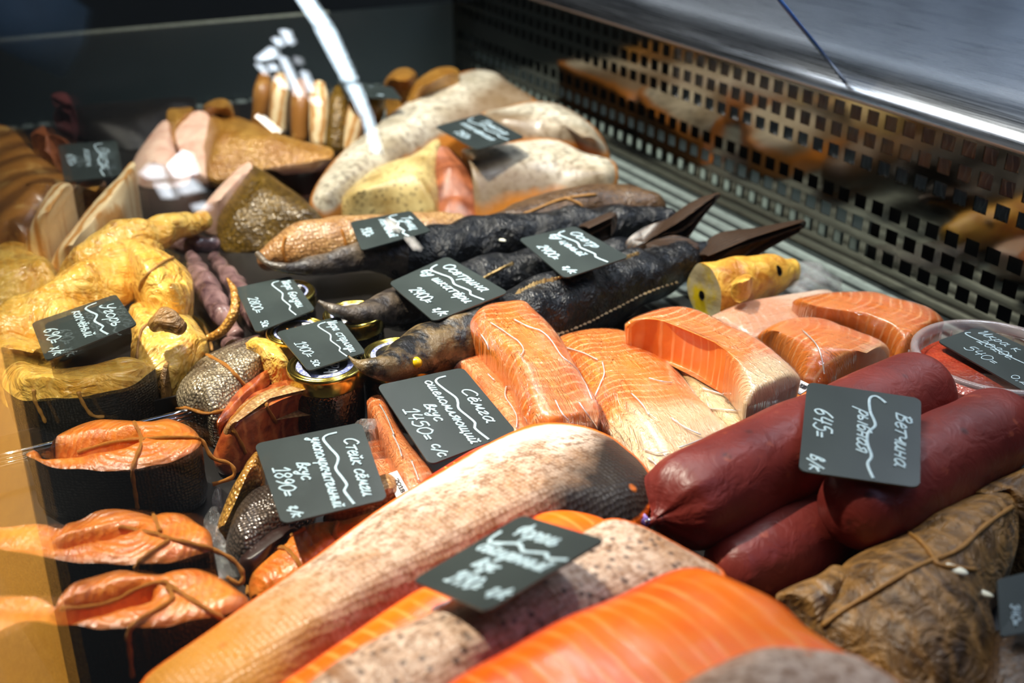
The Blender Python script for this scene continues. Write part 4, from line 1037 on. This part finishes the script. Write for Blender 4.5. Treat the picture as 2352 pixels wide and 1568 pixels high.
def crumple(key, lab, outline, z, spine, zb):
    g, base = pillow(outline, z, spine, zb=zb, p=1.6, amp=.008, freq=60, n=80, seed=len(lab))
    r = thing('plastic_bag', lab, 'plastic bag', base); mk('film_sheet', g, 'bag_film', r)
crumple('b1', 'clear plastic bag corner crumpled between the two large price cards', [(808,982),(845,968),(882,972),(884,1000),(870,1030),(845,1045),(822,1015)], .03, [(840,1000,.045),(860,1010,.045)], .0)
crumple('b2', 'clear crumpled plastic on the deck behind the golden fish head', [(1790,672),(1815,630),(1845,602),(1885,608),(1925,640),(1935,668),(1890,680),(1830,695)], .012, [(1840,650,.028),(1890,650,.03)], .0)
crumple('b3', 'clear plastic film on the deck between the steaks and the dark chunk', [(470,1210),(490,1130),(510,1140),(512,1230),(560,1300),(545,1330),(500,1320)], .006, [(500,1180,.012),(525,1280,.012)], .0)

def folds(key, lines):
    t = OBJ[key][1]
    for l in lines: mk('wrap_fold', tube(drape(l, t, off=.0018), .0007, 6), 'fold_film', OBJ[key][0])
folds('p1', [[(1126,742),(1153,759),(1172,773),(1191,786),(1203,805),(1196,818)],[(1180,735),(1214,752),(1245,763),(1268,786),(1291,821),(1325,848),(1346,886),(1360,920)],[(1275,920),(1290,950),(1306,968)],[(1329,925),(1350,955),(1372,985)],[(1105,770),(1118,790),(1122,805)]])
folds('p8', [[(1163,888),(1160,912),(1176,936),(1187,959),(1186,985)],[(1120,860),(1135,875)]])
folds('p9', [[(872,930),(888,958),(905,1000)],[(902,1000),(915,1025),(923,1050)],[(945,1060),(955,1085),(962,1105)]])
folds('p2', [[(1383,832),(1388,859),(1379,882),(1366,913)],[(1300,800),(1340,812),(1372,828)],[(1478,1033),(1509,1043),(1534,1037)],[(1486,1054),(1505,1066),(1513,1088)],[(1450,905),(1475,930),(1490,955)],[(1490,870),(1520,878),(1545,880)],[(1540,960),(1575,985),(1610,1000)],[(1560,1030),(1600,1015),(1640,1000)]])
folds('p10', [[(1566,872),(1586,895),(1600,915)],[(1612,893),(1651,905),(1690,920)],[(1628,940),(1680,944),(1710,950)],[(1480,778),(1510,795),(1540,800)]])
folds('p6', [[(1843,760),(1880,800),(1893,860)]])
# --- tub of roe
tc = P(2288, 812, 0.072); TR = 0.0665
tub = thing('roe_tub', 'round clear plastic tub of orange-red roe paste beside the sausages', 'tub', (tc.x, tc.y, 0.0))
mk('wall', lathe([(0, .001), (TR*.80, .001), (TR*.84, .004), (TR*.92, .052), (TR*.925, .054)], (tc.x, tc.y, 0), 72), 'clear_plastic', tub)
mk('roe', lathe([(0, .003), (TR*.78, .003), (TR*.82, .006), (TR*.895, .056), (TR*.86, .0585), (0, .060)], (tc.x, tc.y, 0), 72), 'paste', tub)
mk('rim', lathe([(TR*.93, .050), (TR*.985, .050), (TR*1.0, .052), (TR*1.0, .058), (TR*.985, .060), (TR*.985, .066), (TR*1.0, .0675), (TR*.995, .071), (TR*.97, .0725), (TR*.93, .0725), (TR*.90, .071), (TR*.875, .0655)], (tc.x, tc.y, 0), 96), 'clear_plastic', tub)
lid = mk('lid', lathe([(TR*.875, .0655), (TR*.86, .0640), (0, .0640)], (tc.x, tc.y, 0), 72), 'lid_plastic', tub)
for i in range(40):
    a = 2*pi*i/40; c = Vector((tc.x+cos(a)*TR*1.0, tc.y+sin(a)*TR*1.0, .055))
    mk('rib', tube([c+Vector((0, 0, -.004)), c+Vector((0, 0, .005))], .0009, 6), 'clear_plastic', tub)

# --- sausages
GSA = 'thick smoked sausages'
def sausage(key, lab, pts, r, tie=None):
    sp = [(a, b, z, r*k) for a, b, z, k in pts]
    rod(key, 'smoked_sausage', lab, 'sausage', sp, 'casing', GSA, part='casing', amp=.0012, freq=20, m=110, n=60, caplen=.75, gather=.10 if key == 's1' else 0)
sausage('s1', 'thick red sausage with a gathered, purple-clipped end under the sausage price card', [(1512,1188,.062,.16),(1522,1182,.062,.45),(1540,1172,.062,.76),(1572,1157,.062,.95),(1625,1132,.062,1.02),(1800,1050,.063,1.03),(1980,965,.063,1.0),(2100,908,.062,.97)], .0345)
s1 = OBJ['s1'][0]
a0 = P(1512, 1188, .062); a1 = P(1490, 1202, .060); a2 = P(1474, 1196, .062)
mk('gathered_neck', tube([a0.lerp(a1, t) for t in (-.4, 0, .5, 1)], .0032, 10), 'casing', s1)
mk('metal_clip', tube([a1+Vector((-.003, 0, .002)), a1+Vector((.004, .001, .002)), a1+Vector((.004, .001, -.002))], .0016, 8), 'metal_clip', s1)
mk('purple_tie', tube([a1, a1.lerp(a2, .3)+Vector((0, .002, .003)), a1.lerp(a2, .6)+Vector((0, 0, -.002)), a2, a2+Vector((.002, .004, -.002)), a1.lerp(a2, .5)], .0028, 7), 'purple_clip', s1)
sausage('s2', 'thick red sausage at the right edge, its rounded end against the tub', [(1972,1166,.066,.86),(2030,1132,.066,.98),(2150,1066,.064,1.02),(2240,1015,.062,1.0),(2286,986,.060,.95)], .0335)
sausage('s4', 'thick red sausage lying lowest, in shadow under the clipped one', [(1690,1306,.029,.86),(1760,1274,.029,.98),(1840,1236,.029,1.0),(1890,1212,.029,.9)], .0285)

# --- trout sides in front
GT = 'smoked trout sides'
fish('t1', 'trout_side', 'big pale speckled trout side lying skin up across the middle, dark at its end', 'trout side',
     [(320,1568),(345,1543),(420,1490),(560,1390),(640,1335),(720,1280),(800,1220),(900,1150),(1000,1090),(1100,1030),(1180,988),(1240,969),(1330,975),(1400,1000),(1440,1030),(1480,1065),(1504,1110),(1498,1155),(1470,1195),(1430,1215),(1380,1225),(1300,1240),(1230,1260),(1150,1290),(1050,1355),(960,1400),(860,1460),(760,1520),(680,1580),(620,1640),(450,1680),(330,1640)], (.058, .068),
     [(470,1560,.072),(700,1420,.082),(1000,1230,.088),(1250,1110,.092),(1400,1110,.082)], 'trout_skin', GT, part='skin_side', p=2.0, n=160, zb=.02, amp=.0012, freq=18)
fish('t1b', 'trout_side', 'red-orange trout flesh edge showing behind the big pale trout side', 'trout side',
     [(940,1130),(1000,1082),(1070,1040),(1120,1018),(1150,1010),(1160,1030),(1100,1075),(1020,1125),(960,1150)], .060, [(990,1110,.062),(1110,1040,.064)], 'trout_red', GT, part='flesh', p=3, zb=.035, amp=.001)
V, F = [], []
for (x, y, x2, y2) in ((1022,1073,1034,1080),(1043,1062,1056,1071)):
    g = tube([P(x, y, .066), P(x2, y2, .067)], .0008, 6); o = len(V); V += g[0]; F += [tuple(i+o for i in f) for f in g[1]]
    mk('bone', g, 'yellow_smoked', OBJ['t1b'][0])
fish('t2', 'trout_side', 'orange trout side lying flesh up beneath the trout price card', 'trout side',
     [(600,1640),(640,1572),(700,1530),(830,1440),(960,1352),(1010,1340),(1100,1300),(1190,1225),(1228,1183),(1300,1171),(1370,1184),(1402,1200),(1390,1240),(1200,1400),(1000,1520),(800,1640)], .082, [(760,1560,.088),(1010,1400,.09),(1300,1210,.09)], 'trout_flesh', GT, part='flesh', p=3, zb=.05, amp=.001)
fish('t3', 'trout_side', 'spotted pale trout side lying skin up in the shade of the trout price card', 'trout side',
     [(660,1640),(720,1552),(850,1472),(960,1418),(1050,1372),(1130,1330),(1250,1272),(1350,1212),(1400,1191),(1460,1203),(1540,1240),(1600,1272),(1665,1312),(1650,1345),(1500,1380),(1350,1440),(1200,1510),(1120,1560),(1040,1640),(850,1720)], (.088, .094),
     [(860,1600,.100),(1060,1470,.106),(1300,1330,.107),(1500,1275,.100)], 'trout_skin_dots', GT, part='skin_side', p=2.2, n=150, zb=.06, amp=.0012)
fish('t4', 'trout_side', 'bright orange trout side lying flesh up at the front edge', 'trout side',
     [(960,1700),(1000,1600),(1040,1566),(1150,1500),(1300,1422),(1450,1350),(1560,1308),(1620,1304),(1700,1333),(1800,1384),(1850,1438),(1930,1493),(2000,1530),(2080,1590),(2060,1700),(1700,1800),(1250,1800)], (.11, .118),
     [(1180,1690,.125),(1430,1540,.13),(1720,1430,.13)], 'trout_flesh', GT, part='flesh', p=3, n=150, zb=.07, amp=.0022, freq=30)
fish('t5', 'trout_side', 'pale trout side with an orange rim at the very front, on the orange flesh', 'trout side',
     [(1480,1640),(1560,1572),(1640,1528),(1740,1492),(1850,1488),(1950,1500),(2010,1530),(2085,1590),(2100,1700),(1800,1760),(1500,1720)], (.125, .135),
     [(1650,1600,.145),(1800,1560,.15),(1960,1580,.145)], 'trout_skin_pale', GT, part='skin_side', p=2.2, zb=.10, amp=.0015)
# --- brown dried flatfish
GB = 'brown smoked flatfish'
fish('bf1', 'smoked_flatfish', 'large wrinkled brown flatfish tied crosswise with string, at the right front', 'flatfish',
     [(1862,1424),(1876,1376),(1929,1303),(1987,1265),(2063,1226),(2094,1192),(2159,1161),(2217,1142),(2294,1130),(2322,1138),(2338,1173),(2330,1268),(2296,1326),(2273,1383),(2284,1452),(2292,1510),(2260,1580),(2179,1620),(2063,1600),(1979,1526),(1906,1474)], (.04, .055),
     [(1990,1415,.062),(2100,1340,.077),(2235,1205,.078)], 'dried_brown', GB, p=2, n=150, amp=.005, freq=26, zb=.01,
     lines=[[(2066,1212),(2110,1240),(2140,1275),(2160,1300),(2240,1310)],[(1888,1440),(1940,1400),(2000,1365),(2110,1300),(2200,1265),(2260,1210),(2325,1165)]], smat='string_tan')
fish('bf2', 'smoked_flatfish', 'brown flatfish end at the right edge behind the tied one, beside the sausage', 'flatfish',
     [(2200,1150),(2250,1120),(2300,1094),(2352,1070),(2430,1050),(2440,1190),(2345,1200),(2300,1160)], .05, [(2270,1135,.062),(2390,1110,.07)], 'dried_brown', GB, amp=.004, freq=26)
fish('bf3', 'smoked_flatfish', 'thin brown flatfish edge showing left of the tied one', 'flatfish',
     [(1782,1368),(1833,1340),(1879,1320),(1915,1300),(1960,1330),(1910,1400),(1880,1430),(1853,1410),(1818,1388)], .05, [(1830,1365,.058),(1900,1345,.062)], 'dried_brown', GB, amp=.003, freq=30)
fish('bf4', 'smoked_flatfish', 'tan brown fish piece in the lower right corner', 'flatfish',
     [(2262,1500),(2290,1448),(2335,1438),(2420,1490),(2430,1640),(2280,1660),(2250,1600)], .04, [(2310,1520,.055),(2370,1580,.055)], 'brown_skin', GB, amp=.003, freq=30)
# --- far fish, pale humped sides
GF = 'pale smoked fish sides at the far end'
fish('f1', 'cod_side', 'longest pale fish side, farthest back of the humped ones', 'fish side',
     [(708,472),(725,425),(770,365),(850,300),(930,237),(1000,195),(1060,165),(1095,157),(1140,168),(1180,198),(1240,238,.06),(1250,275,.045),(1110,290,.045),(1010,345,.035),(900,415,.03),(810,470,.022),(760,512,.018),(722,500,.018)], (.03, .072),
     [(745,450,.05),(880,315,.072),(1020,215,.08),(1130,180,.08)], 'pale_skin', GF, p=2.6, amp=.002, freq=16, under=.02)
fish('f2', 'cod_side', 'pale fish side behind the far price card', 'fish side',
     [(1105,262),(1150,249),(1210,233),(1270,237),(1325,262),(1372,300),(1402,355),(1390,368),(1320,350),(1200,345),(1110,320)], (.03, .072), [(1160,270,.076),(1250,258,.08),(1345,320,.066)], 'pale_skin', GF, p=2.6, amp=.002, freq=16, under=.02)
fish('f3', 'cod_side', 'yellowish speckled fish side, left of the cut-end one', 'fish side',
     [(766,502),(798,440),(850,395),(910,383),(960,350),(1004,317),(1014,345),(1016,500),(1000,522),(900,520),(800,530)], (.0, .066), [(830,440,.050),(930,395,.062),(985,345,.066)], 'pale_skin_speckled', GF, p=2.6, amp=.002, freq=18, under=.02)
fish('f4', 'cod_side', 'thick pale fish side with a brown cut end, nearest of the humped ones', 'fish side',
     [(1058,344),(1070,342),(1100,337),(1160,329),(1240,317),(1290,324),(1350,357),(1413,371),(1412,440),(1350,455),(1200,490),(1100,524),(1092,480),(1080,410)], (.0, .068), [(1075,368,.070),(1200,345,.074),(1300,345,.068),(1385,392,.055)], 'pale_skin', GF, p=2.6, amp=.001, freq=18, under=.02)
add_part('f4', 'cut_face', 'cut_brown', [(1004,346),(1040,346),(1066,375),(1084,420),(1093,470),(1096,522),(1050,528),(1006,510)], (.0, .068), [(1040,450,.030),(1035,385,.058)], zb=.0, p=2, amp=.0012)
rod('n1', 'tied_fish', 'long brown fish tied with string behind the sturgeons', 'fish', [(1085,553,.035,.016),(1160,530,.038,.024),(1280,497,.038,.030),(1400,480,.036,.031),(1490,482,.034,.024)], 'brown_skin', None, amp=.0015, freq=40,
    lines=[[(1112,525),(1200,494),(1290,458),(1370,447)],[(1296,455),(1330,468),(1348,492),(1350,510)],[(1120,540),(1170,520),(1210,525),(1222,545)]], smat='string_tan')
rod('n2', 'tied_fish', 'tan tied fish under the tuna price card and rear sturgeon snout', 'fish', [(615,597,.045,.012),(680,575,.05,.026),(760,562,.05,.030),(840,555,.05,.028),(1000,540,.045,.026),(1050,532,.045,.02)], 'tan_skin', None, amp=.0015, freq=40,
    lines=[[(655,545),(650,575),(660,605)],[(785,528),(795,560),(800,590)]], smat='string')
# --- small striped fish standing in a row at the back
GE = 'slim golden striped fish in a row'
for i, (a, b, m_, lab) in enumerate([((606,180),(598,290),'brown_flank','slim brown striped fish, first at the left of the back row'), ((645,180),(640,295),'cream_flesh','slim cream striped fish, second in the back row'),
      ((690,195),(688,315),'brown_flank','slim brown striped fish, third in the back row'), ((733,200),(733,325),'cream_flesh','slim yellow striped fish, fourth in the back row'),
      ((782,210),(770,338),'olive_gold','slim olive fish under the white reflection, fifth in the back row'), ((828,215),(806,335),'cream_flesh','slim cream fish under the dark card, sixth in the back row'), ((868,225),(838,320),'olive_gold','slim olive fish, last at the right of the back row')]):
    rod('e%d' % i, 'striped_fish', lab, 'fish', [(a[0],a[1],.085,.010),(a[0]*.7+b[0]*.3,a[1]*.7+b[1]*.3,.07,.0145),(b[0],b[1],.02,.014)], m_, GE, amp=.001)
fish('g1', 'golden_fish_piece', 'small golden fish back at the far corner, left one of two', 'fish piece', [(882,195),(900,166),(930,156),(956,168),(950,200),(920,212)], (.07, .095), [(915,185,.098),(935,185,.098)], 'gold_skin', None, amp=.001)
fish('g2', 'golden_fish_piece', 'golden fish back at the far corner, leaning on the longest pale side', 'fish piece', [(936,228),(958,186),(1000,157),(1040,154),(1055,172),(1010,205),(955,238)], (.07, .098), [(970,200,.1),(1030,170,.1)], 'gold_skin', None, amp=.001)
# --- golden halibut pieces
GH = 'golden smoked halibut chunks'
fish('c1', 'halibut_chunk', 'golden-backed chunk with a pink cut face at the rear left', 'fish chunk',
     [(470,262),(500,262),(540,268),(600,288),(640,310),(700,328),(765,343),(748,368),(650,380),(560,396),(500,410),(470,390)], (.02, .06), [(520,295,.066),(620,305,.062),(720,338,.04)], 'gold_skin', GH, amp=.003, freq=20)
add_part('c1', 'cut_face', 'cut_cream', [(402,312),(430,270),(455,254),(482,268),(498,330),(500,392),(472,405),(438,372)], (.02, .068), [(455,340,.04),(455,290,.058)], zb=.0, amp=.0015)
fish('c1b', 'halibut_chunk', 'small golden chunk standing left of the pink cut face', 'fish chunk', [(384,256),(412,248),(442,247),(438,272),(408,312),(402,348),(390,320)], (.03, .07), [(405,285,.06),(425,262,.07)], 'gold_skin', GH, amp=.001)
fish('c1d', 'halibut_chunk', 'golden knob at the back, above the pink cut face', 'fish chunk', [(468,243),(500,227),(526,234),(538,266),(500,270),(475,262)], (.06, .08), [(500,248,.082),(515,248,.082)], 'gold_skin', GH, amp=.001)
fish('c1c', 'halibut_chunk', 'beige cut chunk under the bright white reflection', 'fish chunk', [(300,390),(330,330),(380,275),(398,320),(408,362),(440,395),(420,430),(330,430)], (.0, .06), [(350,380,.035),(385,310,.055)], 'cut_cream', GH, amp=.0015)
fish('c2', 'halibut_chunk', 'olive-gold chunk with a pale cut edge, left of the pale fish sides', 'fish chunk',
     [(500,500),(545,425),(572,378),(620,402),(690,452),(752,512),(742,545),(650,565),(560,580),(510,570)], (.0, .066), [(560,470,.045),(595,412,.064),(690,475,.045)], 'olive_gold', GH, amp=.002, freq=22)
add_part('c2', 'cut_face', 'cut_cream', [(462,482),(520,412),(567,373),(580,390),(560,435),(515,495),(480,505)], (.02, .07), [(505,460,.045),(555,400,.065)], zb=.0, amp=.001)
fish('c3', 'halibut_chunk', 'cream fillet strip leaning behind the domed yellow piece', 'fish chunk',
     [(118,604),(160,540),(220,460),(270,405),(300,370),(310,380),(292,450),(262,510),(215,570),(150,616)], (.035, .09), [(160,570,.06),(230,480,.078),(285,410,.09)], 'cream_flesh', GH, amp=.002, freq=30)
fish('c4', 'halibut_chunk', 'brown streaked flank at the far left by the glass', 'fish chunk',
     [(-40,300),(25,298),(60,330),(100,368),(150,398),(170,432),(125,520),(92,600),(30,585),(-40,560)], (.02, .09), [(20,500,.06),(60,420,.08),(110,420,.085)], 'brown_flank', GH, amp=.003, freq=30)
fish('c7', 'halibut_chunk', 'pale cream strip lying on the brown streaked flank at the far left', 'fish chunk', [(60,562),(92,472),(124,424),(166,424),(152,470),(118,540),(96,570)], (.05, .09), [(85,540,.08),(120,470,.095),(145,435,.1)], 'cream_flesh', GH, amp=.001)
fish('c5', 'halibut_chunk', 'small golden bit between the dark card and the cream strip', 'fish chunk', [(172,460),(180,425),(210,412),(242,418),(238,450),(205,468)], (.03, .06), [(200,445,.062),(220,440,.062)], 'gold_skin', GH, amp=.001)
fish('c6', 'smoked_fish_piece', 'dark maroon fish under the golden-backed chunk', 'smoked fish', [(590,392),(680,375),(765,358),(752,420),(700,450),(640,410)], (.0, .03), [(650,400,.035),(720,395,.035)], 'maroon_dark', None, amp=.001)
fish('o1', 'fish_tail', 'orange dried tail at the far left beside the dark card', 'fish tail', [(70,312),(98,290),(116,312),(160,328),(132,348),(138,402),(112,375),(85,332)], (.04, .09), [(105,350,.07),(105,310,.09)], 'tail_rust', None, amp=.002)
fish('o2', 'fish_tail', 'dark red reflection built as a solid at the far left end', 'fish tail', [(118,222),(150,214),(172,248),(178,292),(150,297),(122,270),(138,250)], (.05, .1), [(150,270,.08),(155,240,.095)], 'reflection_maroon', None, amp=.002, thick=.012)  # a reddish reflection given a solid, tail-like body
fish('k1', 'smoked_fish_piece', 'black smoked fish lying at the far end behind the dark card', 'smoked fish',
     [(165,262),(200,240),(300,232),(430,222),(450,240),(410,262),(380,300),(320,345),(240,335),(180,310)], (.0, .035), [(220,275,.035),(380,240,.04)], 'black_skin', None, amp=.002)
# ------------------------------------------------------------------ price cards
GC_ = 'black chalk price cards'
def pc(cor, zs, label, lines, **kw): return price_card(cor, zs, label, lines, GC_, **kw)
pc([(868,884),(1060,844),(1184,992),(990,1066)], [.064,.064,.058,.058], 'black price card reading Сёмга 1450 on the packed salmon',
   [('Сёмга', .30, .80, .80, .085), ('ошеломляющий', .08, .50, .96, .07), ('вкус', .37, .32, .60, .075), ('1450=', .36, .08, .76, .10), ('с/с', .82, .12, .97, .07)])
pc([(588,1018),(826,970),(887,1146),(651,1202)], [.064,.068,.066,.062], 'black price card reading Стейк сёмги 1890 on the smoked chunks',
   [('Стейк сёмги', .18, .80, .92, .08), ('умопомрачительный', .08, .50, .97, .07), ('вкус', .36, .30, .58, .075), ('1890=', .36, .07, .72, .10), ('г/к', .84, .1, .97, .07)])
pc([(1858,877),(2112,914),(2109,1119),(1838,1081)], [.109,.109,.098,.098], 'black price card reading Ветчина рыбная 645 on the red sausages',
   [('Ветчина', .22, .80, .82, .085), ('рыбная', .24, .47, .72, .08), ('645=', .30, .08, .62, .11), ('в/к', .82, .08, .98, .08)],
   wave=[(.12,.70),(.06,.62),(.10,.56),(.25,.57),(.40,.62),(.50,.56),(.62,.56),(.75,.60),(.84,.57),(.97,.62)])
pc([(950,1330),(1195,1184),(1388,1241),(1122,1402)], [.105,.115,.140,.130], 'black price card reading Форель 1490 leaning on the trout sides',
   [('Форель', .18, .78, .70, .09), ('обалденный', .10, .50, .92, .08), ('вкус', .30, .33, .56, .075), ('1490=', .28, .10, .66, .10), ('г/к', .78, .13, .97, .08)], wd=.0018)
pc([(75,740),(263,676),(312,746),(108,827)], [.078,.090,.098,.086], 'black price card reading Угорь 690 on the yellow smoked pieces',
   [('Угорь', .18, .78, .85, .09), ('копчёный', .10, .46, .85, .08), ('690=', .30, .08, .70, .10), ('х/к', .78, .08, .98, .08)])
pc([(542,660),(666,634),(722,711),(590,763)], [.066,.066,.066,.066], 'small price card reading Икра белуги 2800 on the rear jar',
   [('Икра', .10, .80, .36, .09), ('белуги', .42, .78, .84, .09), ('2800=', .30, .10, .66, .11), ('50г', .84, .12, .97, .07)], wd=.0010)
pc([(636,762),(776,726),(838,809),(711,851)], [.066,.066,.066,.066], 'small price card reading Икра стерляди 1900 on the front jar',
   [('Икра', .08, .78, .34, .09), ('стерляди', .40, .78, .92, .09), ('1900=', .36, .10, .74, .11), ('50г', .82, .12, .97, .07)], wd=.0010)
pc([(895,648),(1025,589),(1166,672),(999,737)], [.076,.078,.084,.078], 'black price card reading Осетрина 2400 across two sturgeons',
   [('Осетрина', .14, .78, .84, .09), ('бу шкатёри', .06, .48, .92, .08), ('2400=', .30, .10, .66, .10), ('г/к', .80, .10, .97, .08)])
pc([(1193,548),(1318,519),(1443,590),(1300,638)], [.080,.084,.088,.084], 'black price card reading Осетр 2400 among the sturgeon backs',
   [('Осетр', .14, .78, .62, .09), ('бу целый', .08, .48, .70, .08), ('2400=', .26, .10, .62, .10), ('г/к', .80, .10, .97, .08)])
pc([(806,509),(941,484),(987,531),(833,574)], [.082,.086,.088,.084], 'black price card reading Тунец on the tan tied fish',
   [('Тунец', .2, .78, .8, .09), ('копчёный', .14, .44, .86, .08), ('930=', .32, .10, .64, .10)])
pc([(1000,290),(1105,261),(1204,315),(1095,343)], [.094,.098,.098,.096], 'black price card lying farthest up, between the pale fish sides',
   [('Треска', .2, .76, .8, .09), ('копчёная', .14, .42, .86, .08), ('750=', .32, .10, .64, .10)])
pc([(2154,782),(2250,748),(2420,828),(2360,900)], [.0665,.0665,.0665,.0665], 'black price card reading Икра 540 lying on the roe tub lid',
   [('Икра к', .10, .76, .62, .10), ('2020г.', .22, .50, .66, .10), ('540=', .22, .16, .58, .12), ('0,2', .78, .1, .95, .08)], wd=.0008,
   wave=[(.06,.66),(.04,.58),(.10,.55),(.25,.57),(.38,.60),(.48,.56),(.62,.56),(.95,.60)])
pc([(135,332),(266,322),(280,402),(150,418)], [.085,.09,.075,.07], 'blurred dark price card at the far left beside a dried tail',
   [('Палтус', .2, .7, .8, .09), ('копч.', .2, .42, .7, .08), ('690=', .3, .1, .6, .1)])
pc([(775,182),(900,200),(922,228),(800,222)], [.1,.105,.098,.096], 'dark price card lying over the row of slim golden fish',
   [('Скумбрия', .2, .55, .8, .14)], wave=None)
pc([(2292,1330),(2410,1300),(2430,1440),(2300,1462)], [.075,.075,.065,.065], 'dark price card at the right edge beside the tied flatfish',
   [('Камбала', .05, .66, .9, .09), ('340=', .5, .2, .85, .1)], wave=None, wd=.001)
# --- lamp glints in the glass, built as solid pale discs on the fish
for i, (px, py, key, r, lab) in enumerate([(2190,1306,'bf1',.0085,'lamp glint built as a large oval flake on the tied flatfish'), (2258,1362,'bf1',.006,'lamp glint built as a smaller oval flake lower on the tied flatfish'),
      (1152,551,'sg3',.0055,'lamp glint built as a pale flake on the rear sturgeon back')]):
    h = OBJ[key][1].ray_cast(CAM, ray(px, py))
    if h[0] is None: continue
    r_ = thing('glint_disc', lab, 'disc', h[0], 'lamp glints built as solids')
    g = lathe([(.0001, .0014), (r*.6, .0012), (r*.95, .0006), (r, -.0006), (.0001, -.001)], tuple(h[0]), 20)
    e = mk('disc', g, 'glint_white', r_); e.scale = (1, .45, 1); e.rotation_euler = (0, 0, R_(-62))

# ------------------------------------------------------------------ the hall on the customers' side, seen as reflections in the leaning pane
def vmir(px, py, d): return mirror(CAM+ray(px, py)*d)
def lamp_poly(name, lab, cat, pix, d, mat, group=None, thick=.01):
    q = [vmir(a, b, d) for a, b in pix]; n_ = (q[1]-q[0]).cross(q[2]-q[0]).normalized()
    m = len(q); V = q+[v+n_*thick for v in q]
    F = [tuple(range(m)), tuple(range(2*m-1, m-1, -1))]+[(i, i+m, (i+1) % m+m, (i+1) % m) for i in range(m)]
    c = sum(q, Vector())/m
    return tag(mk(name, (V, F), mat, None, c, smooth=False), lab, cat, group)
TG = 'ceiling light tubes in the hall'
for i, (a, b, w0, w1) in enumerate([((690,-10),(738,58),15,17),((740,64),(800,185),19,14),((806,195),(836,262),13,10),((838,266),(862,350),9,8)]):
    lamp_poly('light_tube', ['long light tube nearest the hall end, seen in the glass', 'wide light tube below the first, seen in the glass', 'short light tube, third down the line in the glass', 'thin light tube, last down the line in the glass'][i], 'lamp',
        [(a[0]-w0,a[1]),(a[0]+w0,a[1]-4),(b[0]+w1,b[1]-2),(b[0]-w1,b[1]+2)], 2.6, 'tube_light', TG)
WG = 'lit hall window panes'
WN = ['topmost small pane', 'second small pane from the top', 'upper left wide pane', 'narrow far left pane', 'small middle left pane', 'long slanting main pane', 'lower left narrow pane', 'right narrow pane', 'lowest small pane', 'dim upper right pane']
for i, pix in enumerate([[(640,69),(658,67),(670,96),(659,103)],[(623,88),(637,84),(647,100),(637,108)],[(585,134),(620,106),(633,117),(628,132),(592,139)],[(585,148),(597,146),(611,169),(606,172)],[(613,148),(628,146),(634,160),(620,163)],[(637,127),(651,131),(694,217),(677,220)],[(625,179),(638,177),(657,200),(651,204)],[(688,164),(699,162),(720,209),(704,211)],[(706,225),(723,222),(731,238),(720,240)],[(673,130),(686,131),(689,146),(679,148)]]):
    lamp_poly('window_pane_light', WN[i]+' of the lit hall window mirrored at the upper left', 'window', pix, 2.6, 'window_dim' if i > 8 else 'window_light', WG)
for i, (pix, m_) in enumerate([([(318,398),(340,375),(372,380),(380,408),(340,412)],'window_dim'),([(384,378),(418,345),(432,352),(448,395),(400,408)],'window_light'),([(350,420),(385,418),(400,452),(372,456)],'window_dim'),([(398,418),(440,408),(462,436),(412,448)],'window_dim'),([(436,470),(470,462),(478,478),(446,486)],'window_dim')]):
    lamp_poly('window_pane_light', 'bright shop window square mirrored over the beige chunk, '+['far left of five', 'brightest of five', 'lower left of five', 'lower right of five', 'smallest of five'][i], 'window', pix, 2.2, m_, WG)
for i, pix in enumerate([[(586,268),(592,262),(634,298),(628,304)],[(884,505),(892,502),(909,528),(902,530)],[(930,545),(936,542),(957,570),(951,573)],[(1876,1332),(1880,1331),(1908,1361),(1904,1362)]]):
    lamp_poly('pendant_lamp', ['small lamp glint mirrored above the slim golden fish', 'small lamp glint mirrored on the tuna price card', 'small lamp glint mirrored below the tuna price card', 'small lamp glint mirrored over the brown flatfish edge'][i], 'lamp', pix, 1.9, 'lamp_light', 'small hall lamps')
# wooden post beside the counter, brightened by an added, unseen spot
q = [vmir(a, b, 1.15) for a, b in ((-120,800),(0,790),(62,1080),(172,1640),(-120,1640),(-160,1100))]
n_ = (q[1]-q[0]).cross(q[3]-q[0]).normalized()
if n_.dot(mirror(CAM)-q[0]) < 0: n_ = -n_
m = len(q); V = q+[v-n_*.03 for v in q]; c = sum(q, Vector())/m
tag(mk('wooden_panel', (V, [tuple(range(m)), tuple(range(2*m-1, m-1, -1))]+[(i, i+m, (i+1) % m+m, (i+1) % m) for i in range(m)]), 'wood', None, c, smooth=False), 'pale wooden panel beside the counter, mirrored at the left edge of the glass', 'panel')
spot('panel_fill_spot', c+n_*0.55+Vector((0, 0, .25)), c, 30, (1, .92, .66), .03, 70, .7)
q = [vmir(a, b, 2.4) for a, b in ((-40,30),(40,5),(100,-20),(205,-60),(205,60),(120,66),(20,80),(-40,90))]
c2 = sum(q, Vector())/len(q)
# blue cloth draped in the hall
gq = lathe([(0, .07), (.08, .06), (.10, .0), (.10, -.08), (0, -.09)], tuple(c2), 24)
tag(mk('blue_cloth', gq, 'denim', None, c2), 'blue denim cloth bundle on the customers side, mirrored at the top left', 'cloth')
spot('cloth_lamp', c2+Vector((0.1, -.6, .5)), c2, 5, (.8, .9, 1), .05, 60, .7)
